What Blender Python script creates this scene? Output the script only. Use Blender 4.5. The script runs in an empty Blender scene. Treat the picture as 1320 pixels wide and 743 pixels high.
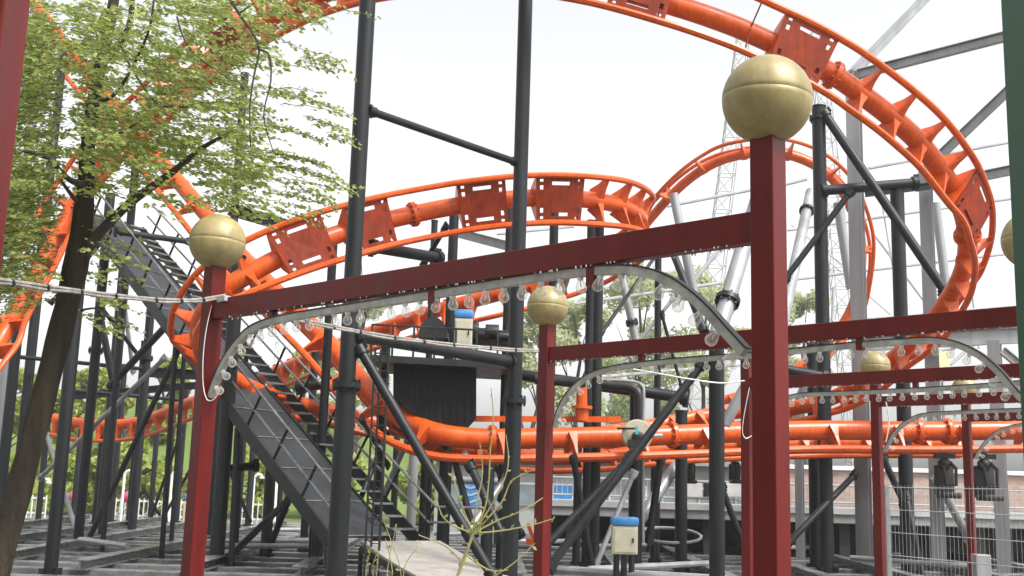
import bpy, bmesh, math, random
from mathutils import Vector, Matrix
random.seed(7)
R = math.radians
V = Vector
scene = bpy.context.scene
col = scene.collection

# ------------------------------------------------------------------ camera, sky, sun, exposure
CAM = V((0, 0, 1.6))
F = 1450.0
MROT = Matrix.Rotation(R(100.0), 3, 'X') @ Matrix.Rotation(R(1.7), 3, 'Z')
cd = bpy.data.cameras.new('camera')
cam = bpy.data.objects.new('camera', cd)
col.objects.link(cam)
cd.sensor_width = 36.0
cd.lens = F / 1320.0 * 36.0
cd.clip_start = 0.05
cd.clip_end = 3000
cam.matrix_world = Matrix.Translation(CAM) @ MROT.to_4x4()
scene.camera = cam

world = bpy.data.worlds.new('World')
scene.world = world
world.use_nodes = True
wn = world.node_tree
for n in list(wn.nodes):
    wn.nodes.remove(n)
wo = wn.nodes.new('ShaderNodeOutputWorld')
bg = wn.nodes.new('ShaderNodeBackground')
sky = wn.nodes.new('ShaderNodeTexSky')
sky.sky_type = 'NISHITA'
sky.sun_disc = False
sky.sun_elevation = R(54)
sky.sun_rotation = R(128)
sky.air_density = 1.0
sky.dust_density = 4.0
hs = wn.nodes.new('ShaderNodeHueSaturation')          # a closed cloud cover: the sky loses its blue
hs.inputs['Saturation'].default_value = 0.12
wn.links.new(sky.outputs[0], hs.inputs['Color'])
wn.links.new(hs.outputs[0], bg.inputs['Color'])
bg.inputs['Strength'].default_value = 0.15
wn.links.new(bg.outputs[0], wo.inputs['Surface'])

sd = bpy.data.lights.new('sun', 'SUN')
sun = bpy.data.objects.new('sun', sd)
col.objects.link(sun)
sd.energy = 2.0
sd.angle = R(14)
sd.color = (1.0, 0.96, 0.9)
sun.rotation_euler = (-V((0.463, -0.362, 0.809))).to_track_quat('-Z', 'Y').to_euler()
scene.view_settings.view_transform = 'Standard'
scene.view_settings.look = 'None'
scene.view_settings.gamma = 1
scene.view_settings.exposure = 1.12


# ------------------------------------------------------------------ placing helpers
def P(x, y, Y):
    d = MROT @ V(((x - 660.0) / F, -(y - 371.5) / F, -1.0))
    return CAM + d * (Y / d.y)


def on_plane(x, y, A, B):
    """where the sight line meets the upright plane through ground points A and B"""
    d = MROT @ V(((x - 660.0) / F, -(y - 371.5) / F, -1.0))
    n = V((B[1] - A[1], A[0] - B[0], 0))
    t = (V((A[0], A[1], 0)) - CAM).dot(n) / d.dot(n)
    return CAM + d * t


def lerp(a, b, t):
    return a + (b - a) * t


def crom(pts, per=8):
    out = []
    n = len(pts)
    for i in range(n - 1):
        p0 = pts[max(i - 1, 0)]; p1 = pts[i]; p2 = pts[i + 1]; p3 = pts[min(i + 2, n - 1)]
        for k in range(per):
            t = k / per
            out.append(0.5 * ((2 * p1) + (p2 - p0) * t + (2 * p0 - 5 * p1 + 4 * p2 - p3) * t * t + (3 * p1 - p0 - 3 * p2 + p3) * t ** 3))
    out.append(pts[-1].copy())
    return out


# ------------------------------------------------------------------ materials
def mat(name, c, rough=0.5, metal=0.0, var=0.12, scale=3.0, c2=None, bump=0.0, bscale=40.0, spec=0.5, streak=False, grime=0.0):
    m = bpy.data.materials.new(name)
    m.use_nodes = True
    nt = m.node_tree
    b = nt.nodes['Principled BSDF']
    b.inputs['Roughness'].default_value = rough
    b.inputs['Metallic'].default_value = metal
    b.inputs['Specular IOR Level'].default_value = spec
    geo = nt.nodes.new('ShaderNodeNewGeometry')
    src = geo.outputs['Position']
    if streak:
        mp = nt.nodes.new('ShaderNodeMapping')
        mp.inputs['Scale'].default_value = (1, 1, 0.12)
        nt.links.new(src, mp.inputs['Vector'])
        src = mp.outputs[0]
    nz = nt.nodes.new('ShaderNodeTexNoise')
    nz.inputs['Scale'].default_value = scale
    nz.inputs['Detail'].default_value = 7
    nz.inputs['Roughness'].default_value = 0.65
    nt.links.new(src, nz.inputs['Vector'])
    rp = nt.nodes.new('ShaderNodeValToRGB')
    rp.color_ramp.elements[0].position = 0.32
    rp.color_ramp.elements[1].position = 0.68
    a = c2 if c2 else tuple(v * (1 - var * 2) for v in c)
    z = c if c2 else tuple(min(1, v * (1 + var)) for v in c)
    rp.color_ramp.elements[0].color = (*a, 1)
    rp.color_ramp.elements[1].color = (*z, 1)
    nt.links.new(nz.outputs['Fac'], rp.inputs['Fac'])
    csock = rp.outputs['Color']
    if grime:
        mg = nt.nodes.new('ShaderNodeMapping')
        mg.inputs['Scale'].default_value = (1, 1, 0.07)
        nt.links.new(geo.outputs['Position'], mg.inputs['Vector'])
        ng = nt.nodes.new('ShaderNodeTexNoise')
        ng.inputs['Scale'].default_value = 16
        ng.inputs['Detail'].default_value = 8
        ng.inputs['Roughness'].default_value = 0.75
        nt.links.new(mg.outputs[0], ng.inputs['Vector'])
        rg = nt.nodes.new('ShaderNodeValToRGB')
        rg.color_ramp.elements[0].position = 0.34
        rg.color_ramp.elements[0].color = (1 - grime, 1 - grime, 1 - grime, 1)
        rg.color_ramp.elements[1].position = 0.56
        rg.color_ramp.elements[1].color = (1, 1, 1, 1)
        nt.links.new(ng.outputs['Fac'], rg.inputs[0])
        mm = nt.nodes.new('ShaderNodeMix')
        mm.data_type = 'RGBA'; mm.blend_type = 'MULTIPLY'
        mm.inputs[0].default_value = 1.0
        nt.links.new(csock, mm.inputs[6])
        nt.links.new(rg.outputs[0], mm.inputs[7])
        csock = mm.outputs[2]
    nt.links.new(csock, b.inputs['Base Color'])
    mr = nt.nodes.new('ShaderNodeMapRange')
    mr.inputs['From Min'].default_value = 0.3
    mr.inputs['From Max'].default_value = 0.7
    mr.inputs['To Min'].default_value = max(0.02, rough - 0.12)
    mr.inputs['To Max'].default_value = min(1, rough + 0.12)
    nt.links.new(nz.outputs['Fac'], mr.inputs['Value'])
    nt.links.new(mr.outputs[0], b.inputs['Roughness'])
    if bump:
        n2 = nt.nodes.new('ShaderNodeTexNoise')
        n2.inputs['Scale'].default_value = bscale
        n2.inputs['Detail'].default_value = 4
        nt.links.new(geo.outputs['Position'], n2.inputs['Vector'])
        bp = nt.nodes.new('ShaderNodeBump')
        bp.inputs['Strength'].default_value = bump
        bp.inputs['Distance'].default_value = 0.02
        nt.links.new(n2.outputs['Fac'], bp.inputs['Height'])
        nt.links.new(bp.outputs[0], b.inputs['Normal'])
    return m


def leaf_mat(name, c1, c2, trans=0.45):
    m = bpy.data.materials.new(name)
    m.use_nodes = True
    nt = m.node_tree
    b = nt.nodes['Principled BSDF']
    out = nt.nodes['Material Output']
    geo = nt.nodes.new('ShaderNodeNewGeometry')
    rp = nt.nodes.new('ShaderNodeValToRGB')
    rp.color_ramp.elements[0].color = (*c1, 1)
    rp.color_ramp.elements[1].color = (*c2, 1)
    nt.links.new(geo.outputs['Random Per Island'], rp.inputs['Fac'])
    nt.links.new(rp.outputs[0], b.inputs['Base Color'])
    b.inputs['Roughness'].default_value = 0.45
    tr = nt.nodes.new('ShaderNodeBsdfTranslucent')
    nt.links.new(rp.outputs[0], tr.inputs['Color'])
    mx = nt.nodes.new('ShaderNodeMixShader')
    mx.inputs[0].default_value = trans
    nt.links.new(b.outputs[0], mx.inputs[1])
    nt.links.new(tr.outputs[0], mx.inputs[2])
    nt.links.new(mx.outputs[0], out.inputs['Surface'])
    return m


ORANGE = mat('orange_paint', (0.64, 0.092, 0.006), 0.36, var=0.10, scale=2.2, bump=0.05, bscale=30, spec=0.4, grime=0.35)
ORANGE_DULL = mat('orange_plate_paint', (0.26, 0.032, 0.008), 0.6, spec=0.2, grime=0.4, var=0.15, scale=4)
DARK = mat('dark_grey_paint', (0.014, 0.0165, 0.019), 0.46, spec=0.3, grime=0.35, var=0.22, scale=1.6, streak=True, bump=0.04)
BLACK = mat('black_metal', (0.014, 0.015, 0.016), 0.45, var=0.3, scale=3)
BLACKWOOD = mat('black_boarding', (0.009, 0.0095, 0.009), 0.7, spec=0.25, var=0.4, scale=9, streak=True, bump=0.3, bscale=18)
STAIR = mat('stair_grey', (0.030, 0.034, 0.038), 0.55, spec=0.3, var=0.2, scale=2.5, bump=0.08, bscale=90)
GALV = mat('galvanised_steel', (0.30, 0.31, 0.32), 0.42, metal=0.25, var=0.16, scale=2.2, streak=True)
FRAMEGREY = mat('weathered_grey_steel', (0.20, 0.21, 0.215), 0.28, metal=0.1, var=0.25, scale=1.8, c2=(0.085, 0.085, 0.083), bump=0.1, bscale=25)
PALE = mat('pale_grey_steel', (0.42, 0.43, 0.44), 0.5, var=0.12, scale=1.2)
RED = mat('oxblood_red_paint', (0.125, 0.0065, 0.0045), 0.38, spec=0.28, grime=0.22, var=0.14, scale=5, streak=True, bump=0.06, bscale=120)
GOLD = mat('gold_paint', (0.34, 0.275, 0.125), 0.42, metal=0.1, grime=0.25, var=0.12, scale=5, bump=0.03, bscale=12)
STRIP = mat('off_white_strip', (0.36, 0.35, 0.33), 0.45, var=0.2, scale=9)
CABLE = mat('cable_sheath', (0.30, 0.28, 0.26), 0.5, var=0.25, scale=14)
WHITE = mat('white_paint', (0.72, 0.72, 0.70), 0.45, var=0.08, scale=3)
BEIGE = mat('beige_cabinet_paint', (0.50, 0.47, 0.36), 0.45, var=0.08, scale=5)
BLUE = mat('blue_plastic', (0.05, 0.24, 0.55), 0.4, var=0.15, scale=5)
RAMP = mat('worn_ramp_sheet', (0.36, 0.345, 0.32), 0.5, var=0.14, scale=3.4, c2=(0.22, 0.205, 0.185), bump=0.1, bscale=30)
GREEN = mat('dark_green_paint', (0.010, 0.085, 0.040), 0.5, var=0.2, scale=2.5, streak=True, bump=0.06, bscale=60)
SLAB = mat('platform_concrete', (0.27, 0.275, 0.27), 0.7, var=0.15, scale=1.5, bump=0.1)
DARKWALL = mat('dark_plinth', (0.045, 0.045, 0.045), 0.7, var=0.25, scale=1.5)
BARK = mat('bark', (0.046, 0.036, 0.025), 0.85, spec=0.2, var=0.3, scale=9, c2=(0.011, 0.009, 0.007), bump=0.6, bscale=22, streak=True)
TWIG = mat('twig_bark', (0.045, 0.034, 0.026), 0.8, var=0.2, scale=8)
SPROUT = mat('young_shoot', (0.30, 0.27, 0.11), 0.6, var=0.2, scale=8)
LEAF = leaf_mat('beech_leaf', (0.250, 0.330, 0.060), (0.460, 0.510, 0.180), 0.7)
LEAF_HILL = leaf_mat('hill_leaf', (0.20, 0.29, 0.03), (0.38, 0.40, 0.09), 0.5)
LEAF_PALE = leaf_mat('haze_paled_leaf', (0.44, 0.48, 0.28), (0.58, 0.62, 0.40), 0.6)  # leaf colour lightened to stand in for haze over the far trees
PINK = mat('pink_plastic', (0.62, 0.08, 0.16), 0.4, var=0.1)
YELLOW = mat('orange_yellow_plastic', (0.75, 0.33, 0.05), 0.4, var=0.1)
CREAM = mat('cream_sign', (0.72, 0.60, 0.36), 0.5, var=0.06)


def wall_mat(name, c1, c2, mortar, sx):
    m = bpy.data.materials.new(name)
    m.use_nodes = True
    nt = m.node_tree
    b = nt.nodes['Principled BSDF']
    b.inputs['Roughness'].default_value = 0.8
    tc = nt.nodes.new('ShaderNodeTexCoord')
    mp = nt.nodes.new('ShaderNodeMapping')
    mp.inputs['Rotation'].default_value = (R(90), 0, 0)
    nt.links.new(tc.outputs['Object'], mp.inputs[0])
    br = nt.nodes.new('ShaderNodeTexBrick')
    br.inputs['Scale'].default_value = sx
    br.inputs['Color1'].default_value = (*c1, 1)
    br.inputs['Color2'].default_value = (*c2, 1)
    br.inputs['Mortar'].default_value = (*mortar, 1)
    nt.links.new(mp.outputs[0], br.inputs[0])
    nt.links.new(br.outputs[0], b.inputs['Base Color'])
    return m


BRICK = wall_mat('pinkish_brick', (0.33, 0.22, 0.18), (0.42, 0.30, 0.25), (0.36, 0.33, 0.30), 2.2)


def glass_mat():
    m = bpy.data.materials.new('clear_bulb_glass')
    m.use_nodes = True
    nt = m.node_tree
    b = nt.nodes['Principled BSDF']
    out = nt.nodes['Material Output']
    b.inputs['Base Color'].default_value = (0.85, 0.84, 0.80, 1)
    b.inputs['Roughness'].default_value = 0.06
    tp = nt.nodes.new('ShaderNodeBsdfTransparent')
    tp.inputs[0].default_value = (0.95, 0.95, 0.93, 1)
    lw = nt.nodes.new('ShaderNodeLayerWeight')
    lw.inputs[0].default_value = 0.35
    mr = nt.nodes.new('ShaderNodeMapRange')
    mr.inputs['To Min'].default_value = 0.12
    mr.inputs['To Max'].default_value = 0.75
    nt.links.new(lw.outputs['Facing'], mr.inputs['Value'])
    mx = nt.nodes.new('ShaderNodeMixShader')
    nt.links.new(mr.outputs[0], mx.inputs[0])
    nt.links.new(tp.outputs[0], mx.inputs[1])
    nt.links.new(b.outputs[0], mx.inputs[2])
    nt.links.new(mx.outputs[0], out.inputs['Surface'])
    return m


GLASS = glass_mat()
DROP = mat('rain_water', (0.75, 0.75, 0.76), 0.08, var=0.05)


def ground_mat():
    m = bpy.data.materials.new('bare_wet_ground')
    m.use_nodes = True
    nt = m.node_tree
    b = nt.nodes['Principled BSDF']
    geo = nt.nodes.new('ShaderNodeNewGeometry')
    n1 = nt.nodes.new('ShaderNodeTexNoise')
    n1.inputs['Scale'].default_value = 0.7
    n1.inputs['Detail'].default_value = 9
    n1.inputs['Roughness'].default_value = 0.7
    n2 = nt.nodes.new('ShaderNodeTexNoise')
    n2.inputs['Scale'].default_value = 22
    n2.inputs['Detail'].default_value = 5
    for n in (n1, n2):
        nt.links.new(geo.outputs['Position'], n.inputs['Vector'])
    rp = nt.nodes.new('ShaderNodeValToRGB')
    e = rp.color_ramp.elements
    e[0].position = 0.3; e[0].color = (0.10, 0.085, 0.07, 1)
    e[1].position = 0.72; e[1].color = (0.30, 0.29, 0.27, 1)
    k = e.new(0.5); k.color = (0.19, 0.175, 0.155, 1)
    nt.links.new(n1.outputs['Fac'], rp.inputs[0])
    mx = nt.nodes.new('ShaderNodeMix')
    mx.data_type = 'RGBA'; mx.blend_type = 'MULTIPLY'
    mx.inputs[0].default_value = 0.7
    r2 = nt.nodes.new('ShaderNodeValToRGB')
    r2.color_ramp.elements[0].position = 0.35; r2.color_ramp.elements[0].color = (0.35, 0.33, 0.3, 1)
    r2.color_ramp.elements[1].position = 0.6
    nt.links.new(n2.outputs['Fac'], r2.inputs[0])
    nt.links.new(rp.outputs[0], mx.inputs[6])
    nt.links.new(r2.outputs[0], mx.inputs[7])
    nt.links.new(mx.outputs[2], b.inputs['Base Color'])
    b.inputs['Roughness'].default_value = 0.7
    bp = nt.nodes.new('ShaderNodeBump')
    bp.inputs['Strength'].default_value = 0.6
    bp.inputs['Distance'].default_value = 0.05
    nt.links.new(n2.outputs['Fac'], bp.inputs['Height'])
    nt.links.new(bp.outputs[0], b.inputs['Normal'])
    return m


GROUND = ground_mat()
GRASS = mat('hill_grass', (0.12, 0.17, 0.03), 0.9, scale=0.35, c2=(0.07, 0.11, 0.02), bump=0.5, bscale=3)


# ------------------------------------------------------------------ mesh helpers
class MB:
    def __init__(s):
        s.v = []
        s.f = []

    def ring(s, c, a, b, r, n, ph=0):
        i = len(s.v)
        for k in range(n):
            t = 2 * math.pi * k / n + ph
            s.v.append(c + a * (math.cos(t) * r) + b * (math.sin(t) * r))
        return i

    def tube(s, pts, r, n=10, caps=True):
        rs = r if isinstance(r, (list, tuple)) else [r] * len(pts)
        m = len(pts)
        up = None
        prev = None
        for i in range(m):
            t = (pts[min(i + 1, m - 1)] - pts[max(i - 1, 0)]).normalized()
            if up is None:
                up = V((0, 0, 1)) if abs(t.z) < 0.9 else V((1, 0, 0))
            a = (up - t * up.dot(t)).normalized()
            up = a
            b = t.cross(a)
            k = s.ring(pts[i], a, b, rs[i], n)
            if prev is not None:
                for j in range(n):
                    s.f.append((prev + j, prev + (j + 1) % n, k + (j + 1) % n, k + j))
            elif caps:
                s.f.append(tuple(k + j for j in reversed(range(n))))
            prev = k
        if caps:
            s.f.append(tuple(prev + j for j in range(n)))
        return s

    def frame_box(s, c, ax, ay, az):
        """box about centre c with half vectors ax, ay, az"""
        i = len(s.v)
        for sx in (-1, 1):
            for sy in (-1, 1):
                for sz in (-1, 1):
                    s.v.append(c + ax * sx + ay * sy + az * sz)
        q = [(0, 1, 3, 2), (4, 6, 7, 5), (0, 4, 5, 1), (2, 3, 7, 6), (0, 2, 6, 4), (1, 5, 7, 3)]
        s.f += [tuple(i + k for k in f) for f in q]
        return s

    def box(s, x0, x1, y0, y1, z0, z1):
        return s.frame_box(V(((x0 + x1) / 2, (y0 + y1) / 2, (z0 + z1) / 2)), V(((x1 - x0) / 2, 0, 0)), V((0, (y1 - y0) / 2, 0)), V((0, 0, (z1 - z0) / 2)))

    def bar(s, p, q, w, h, up=V((0, 0, 1))):
        t = q - p
        L = t.length
        t = t / L
        if abs(t.dot(up)) > 0.98:
            up = V((0, 1, 0))
        a = t.cross(up).normalized()
        b = a.cross(t)
        return s.frame_box((p + q) / 2, t * (L / 2), a * (w / 2), b * (h / 2))

    def ibeam(s, p, q, w, h, t=0.014, up=V((0, 0, 1))):
        d = (q - p).normalized()
        if abs(d.dot(up)) > 0.98:
            up = V((0, 1, 0))
        a = d.cross(up).normalized()
        b = a.cross(d)
        s.bar(p + b * (h / 2 - t / 2), q + b * (h / 2 - t / 2), w, t, up)
        s.bar(p - b * (h / 2 - t / 2), q - b * (h / 2 - t / 2), w, t, up)
        s.bar(p, q, t, h - 2 * t, up)
        return s

    def lathe(s, prof, c, axis=V((0, 0, 1)), n=24):
        a = V((1, 0, 0)) if abs(axis.x) < 0.9 else V((0, 1, 0))
        a = (a - axis * a.dot(axis)).normalized()
        b = axis.cross(a)
        prev = None
        for (r, z) in prof:
            k = s.ring(c + axis * z, a, b, max(r, 1e-4), n)
            if prev is not None:
                for j in range(n):
                    s.f.append((prev + j, prev + (j + 1) % n, k + (j + 1) % n, k + j))
            else:
                s.f.append(tuple(k + j for j in reversed(range(n))))
            prev = k
        s.f.append(tuple(prev + j for j in range(n)))
        return s

    def ball(s, c, r, n=12, m=8, sq=1.0):
        prof = [(r * math.sin(math.pi * k / m), -r * sq * math.cos(math.pi * k / m)) for k in range(m + 1)]
        return s.lathe(prof, c, V((0, 0, 1)), n)

    def quad(s, a, b, c, d):
        i = len(s.v)
        s.v += [a, b, c, d]
        s.f.append((i, i + 1, i + 2, i + 3))
        return s

    def build(s, name, material, parent=None, smooth=True, bevel=0.0, loc=None):
        me = bpy.data.meshes.new(name)
        o = bpy.data.objects.new(name, me)
        org = V((0, 0, 0))
        p = parent
        while p is not None:
            org = org + p.location
            p = p.parent
        if loc is not None:
            o.location = loc - org
            org = loc
        me.from_pydata([tuple(v - org) for v in s.v], [], s.f)
        me.materials.append(material)
        col.objects.link(o)
        if parent is not None:
            o.parent = parent
        if smooth:
            me.shade_smooth()
            md = o.modifiers.new('edges', 'EDGE_SPLIT')
            md.split_angle = R(38)
        if bevel:
            bv = o.modifiers.new('bevel', 'BEVEL')
            bv.width = bevel
            bv.segments = 2
            bv.limit_method = 'ANGLE'
            o.modifiers.move(len(o.modifiers) - 1, 0)
        return o


def tag(o, label=None, cat=None, group=None, kind=None):
    if label: o['label'] = label
    if cat: o['category'] = cat
    if group: o['group'] = group
    if kind: o['kind'] = kind
    return o


def thing(name, label, cat, loc, group=None):
    cat = cat or name.replace('_', ' ')
    o = bpy.data.objects.new(name, None)
    o.empty_display_size = 0.1
    o.location = loc
    col.objects.link(o)
    return tag(o, label, cat, group, 'thing')


def piece(src, parent, loc=None, rot=None):
    """a copy of a part sharing its mesh"""
    c = src.copy()
    col.objects.link(c)
    c.parent = parent
    if loc is not None: c.location = loc
    if rot is not None: c.rotation_euler = rot
    return c


# ------------------------------------------------------------------ ground and hill
g = MB()
g.quad(V((-600, -60, 0)), V((600, -60, 0)), V((600, 900, 0)), V((-600, 900, 0)))
tag(g.build('ground', GROUND, smooth=False), kind='structure')

hb = MB()
NX, NY = 60, 26
for j in range(NY + 1):
    for i in range(NX + 1):
        x = -60 + 110 * i / NX
        y = 44 + 70 * j / NY
        rise = max(0, min(1, (y - 44) / 26.0))
        rise = rise * rise * (3 - 2 * rise)
        shape = (3.6 + 4.0 * math.exp(-((x + 14) / 9.0) ** 2) + 1.2 * math.sin(x * 0.21 + 1)) * max(0.12, min(1, (3.0 - x) / 7.0))
        hb.v.append(V((x, y, -0.05 + rise * shape + 0.35 * rise * math.sin(x * 0.9 + y * 0.7))))
for j in range(NY):
    for i in range(NX):
        a = j * (NX + 1) + i
        hb.f.append((a, a + 1, a + NX + 2, a + NX + 1))
tag(hb.build('hill', GRASS), kind='structure')


# ------------------------------------------------------------------ leafy plants far behind
def clump_tree(name, label, px, ytop, wpx, Y, leafm, zbase=0.0, n=1500, size=0.26, group='trees behind the coaster', trunk=True, seed=0, low=0.25):
    rnd = random.Random(seed)
    top = P(px, ytop, Y)
    w = wpx / F * Y / 2
    base = V((top.x, top.y, zbase))
    H = top.z - zbase
    t = thing(name, label, 'tree' if trunk else 'shrub', base, group)
    m = MB()
    pts = [base + V((rnd.uniform(-.1, .1) * k, rnd.uniform(-.1, .1) * k, H * 0.8 * k / 5)) for k in range(6)]
    m.tube(pts, [0.16 * (1 - k / 7) + 0.02 for k in range(6)], 7)
    for k in range(9):
        p = pts[1 + k % 4]
        a = rnd.uniform(0, 6.28)
        q = p + V((math.cos(a) * w * 0.7, math.sin(a) * w * 0.7, H * rnd.uniform(0.1, 0.3)))
        m.tube([p, lerp(p, q, 0.5) + V((0, 0, 0.15)), q], [0.06, 0.035, 0.012], 5)
    m.build('trunk' if trunk else 'stem', TWIG, t)
    blobs = []
    for k in range(16):
        a = rnd.uniform(0, 6.28)
        h = rnd.uniform(low, 0.93)
        rr = w * math.sqrt(max(0.06, 1 - ((h - 0.5) / 0.52) ** 2)) * rnd.uniform(0.25, 0.85)
        blobs.append((base + V((math.cos(a) * rr, math.sin(a) * rr, H * h)), w * rnd.uniform(0.22, 0.42)))
    c = MB()
    for k in range(n):
        b, r = rnd.choice(blobs)
        d = V((rnd.gauss(0, 1), rnd.gauss(0, 1), rnd.gauss(0, 0.8))).normalized() * (r * rnd.random() ** 0.4)
        p = b + d
        if p.z > top.z: p.z = top.z - rnd.random() * 0.3
        if p.z < zbase: continue
        u = V((rnd.gauss(0, 1), rnd.gauss(0, 1), rnd.gauss(0, 1))).normalized()
        v = u.orthogonal().normalized()
        s = size * rnd.uniform(0.5, 1.1)
        c.quad(p - u * s * .5, p + v * s * .32, p + u * s * .5, p - v * s * .32)
    c.build('crown', leafm, t, smooth=False)
    return t


# the wooded bank behind the left part
sp = [(10, 470, 90, 48, 'bushy light green tree on the far bank at the left edge'),
      (62, 505, 90, 52, 'rounded yellow-green tree on the bank between trunk and first dark column'),
      (120, 470, 80, 56, 'tallest light green tree on the bank just right of the big trunk'),
      (168, 500, 80, 50, 'low fresh green tree on the bank behind the low orange curve'),
      (222, 462, 90, 58, 'fresh green tree on the bank just left of the front red post'),
      (300, 450, 110, 62, 'green tree behind the foot of the stairs on the grassy bank'),
      (392, 446, 90, 60, 'bright green tree seen over the right stair handrail'),
      (470, 300, 120, 58, 'taller pale tree whose top shows under the second orange level')]
for i, (px, yt, w, Y, lb) in enumerate(sp):
    clump_tree('bank_tree', lb, px, yt, w, Y, LEAF_HILL if i < 7 else LEAF_PALE, zbase=1.5, n=4200, size=0.42, seed=20 + i, group='trees on the bank', low=0.05)
sp = [(560, 590, 110, 45, 'low green shrub at the bank foot behind the black shed'),
      (20, 585, 120, 44, 'low shrub at the bank foot at the left edge'),
      (110, 590, 110, 45, 'low yellowish shrub at the bank foot behind the white fence end'),
      (190, 585, 110, 45, 'low green shrub right behind the white picket fence'),
      (262, 590, 110, 45, 'low shrub behind the front red post at the bank foot'),
      (340, 580, 100, 46, 'low shrub at the bank foot under the stairs'),
      (430, 585, 100, 46, 'low green shrub seen below the stair foot column')]
for i, (px, yt, w, Y, lb) in enumerate(sp):
    clump_tree('bank_shrub', lb, px, yt, w, Y, LEAF_HILL, zbase=0.0, n=1800, size=0.34, seed=60 + i, group='shrubs at the bank foot', trunk=False, low=0.1)
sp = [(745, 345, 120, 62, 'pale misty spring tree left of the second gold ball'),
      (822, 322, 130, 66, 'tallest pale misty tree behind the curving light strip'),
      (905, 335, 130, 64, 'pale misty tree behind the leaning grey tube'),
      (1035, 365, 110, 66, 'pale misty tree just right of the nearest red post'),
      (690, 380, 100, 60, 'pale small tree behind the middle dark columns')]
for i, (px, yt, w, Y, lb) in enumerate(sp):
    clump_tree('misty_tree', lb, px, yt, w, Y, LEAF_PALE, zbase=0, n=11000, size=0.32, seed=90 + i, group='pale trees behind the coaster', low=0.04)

# ------------------------------------------------------------------ coaster tracks
GA = 0.42


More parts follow.
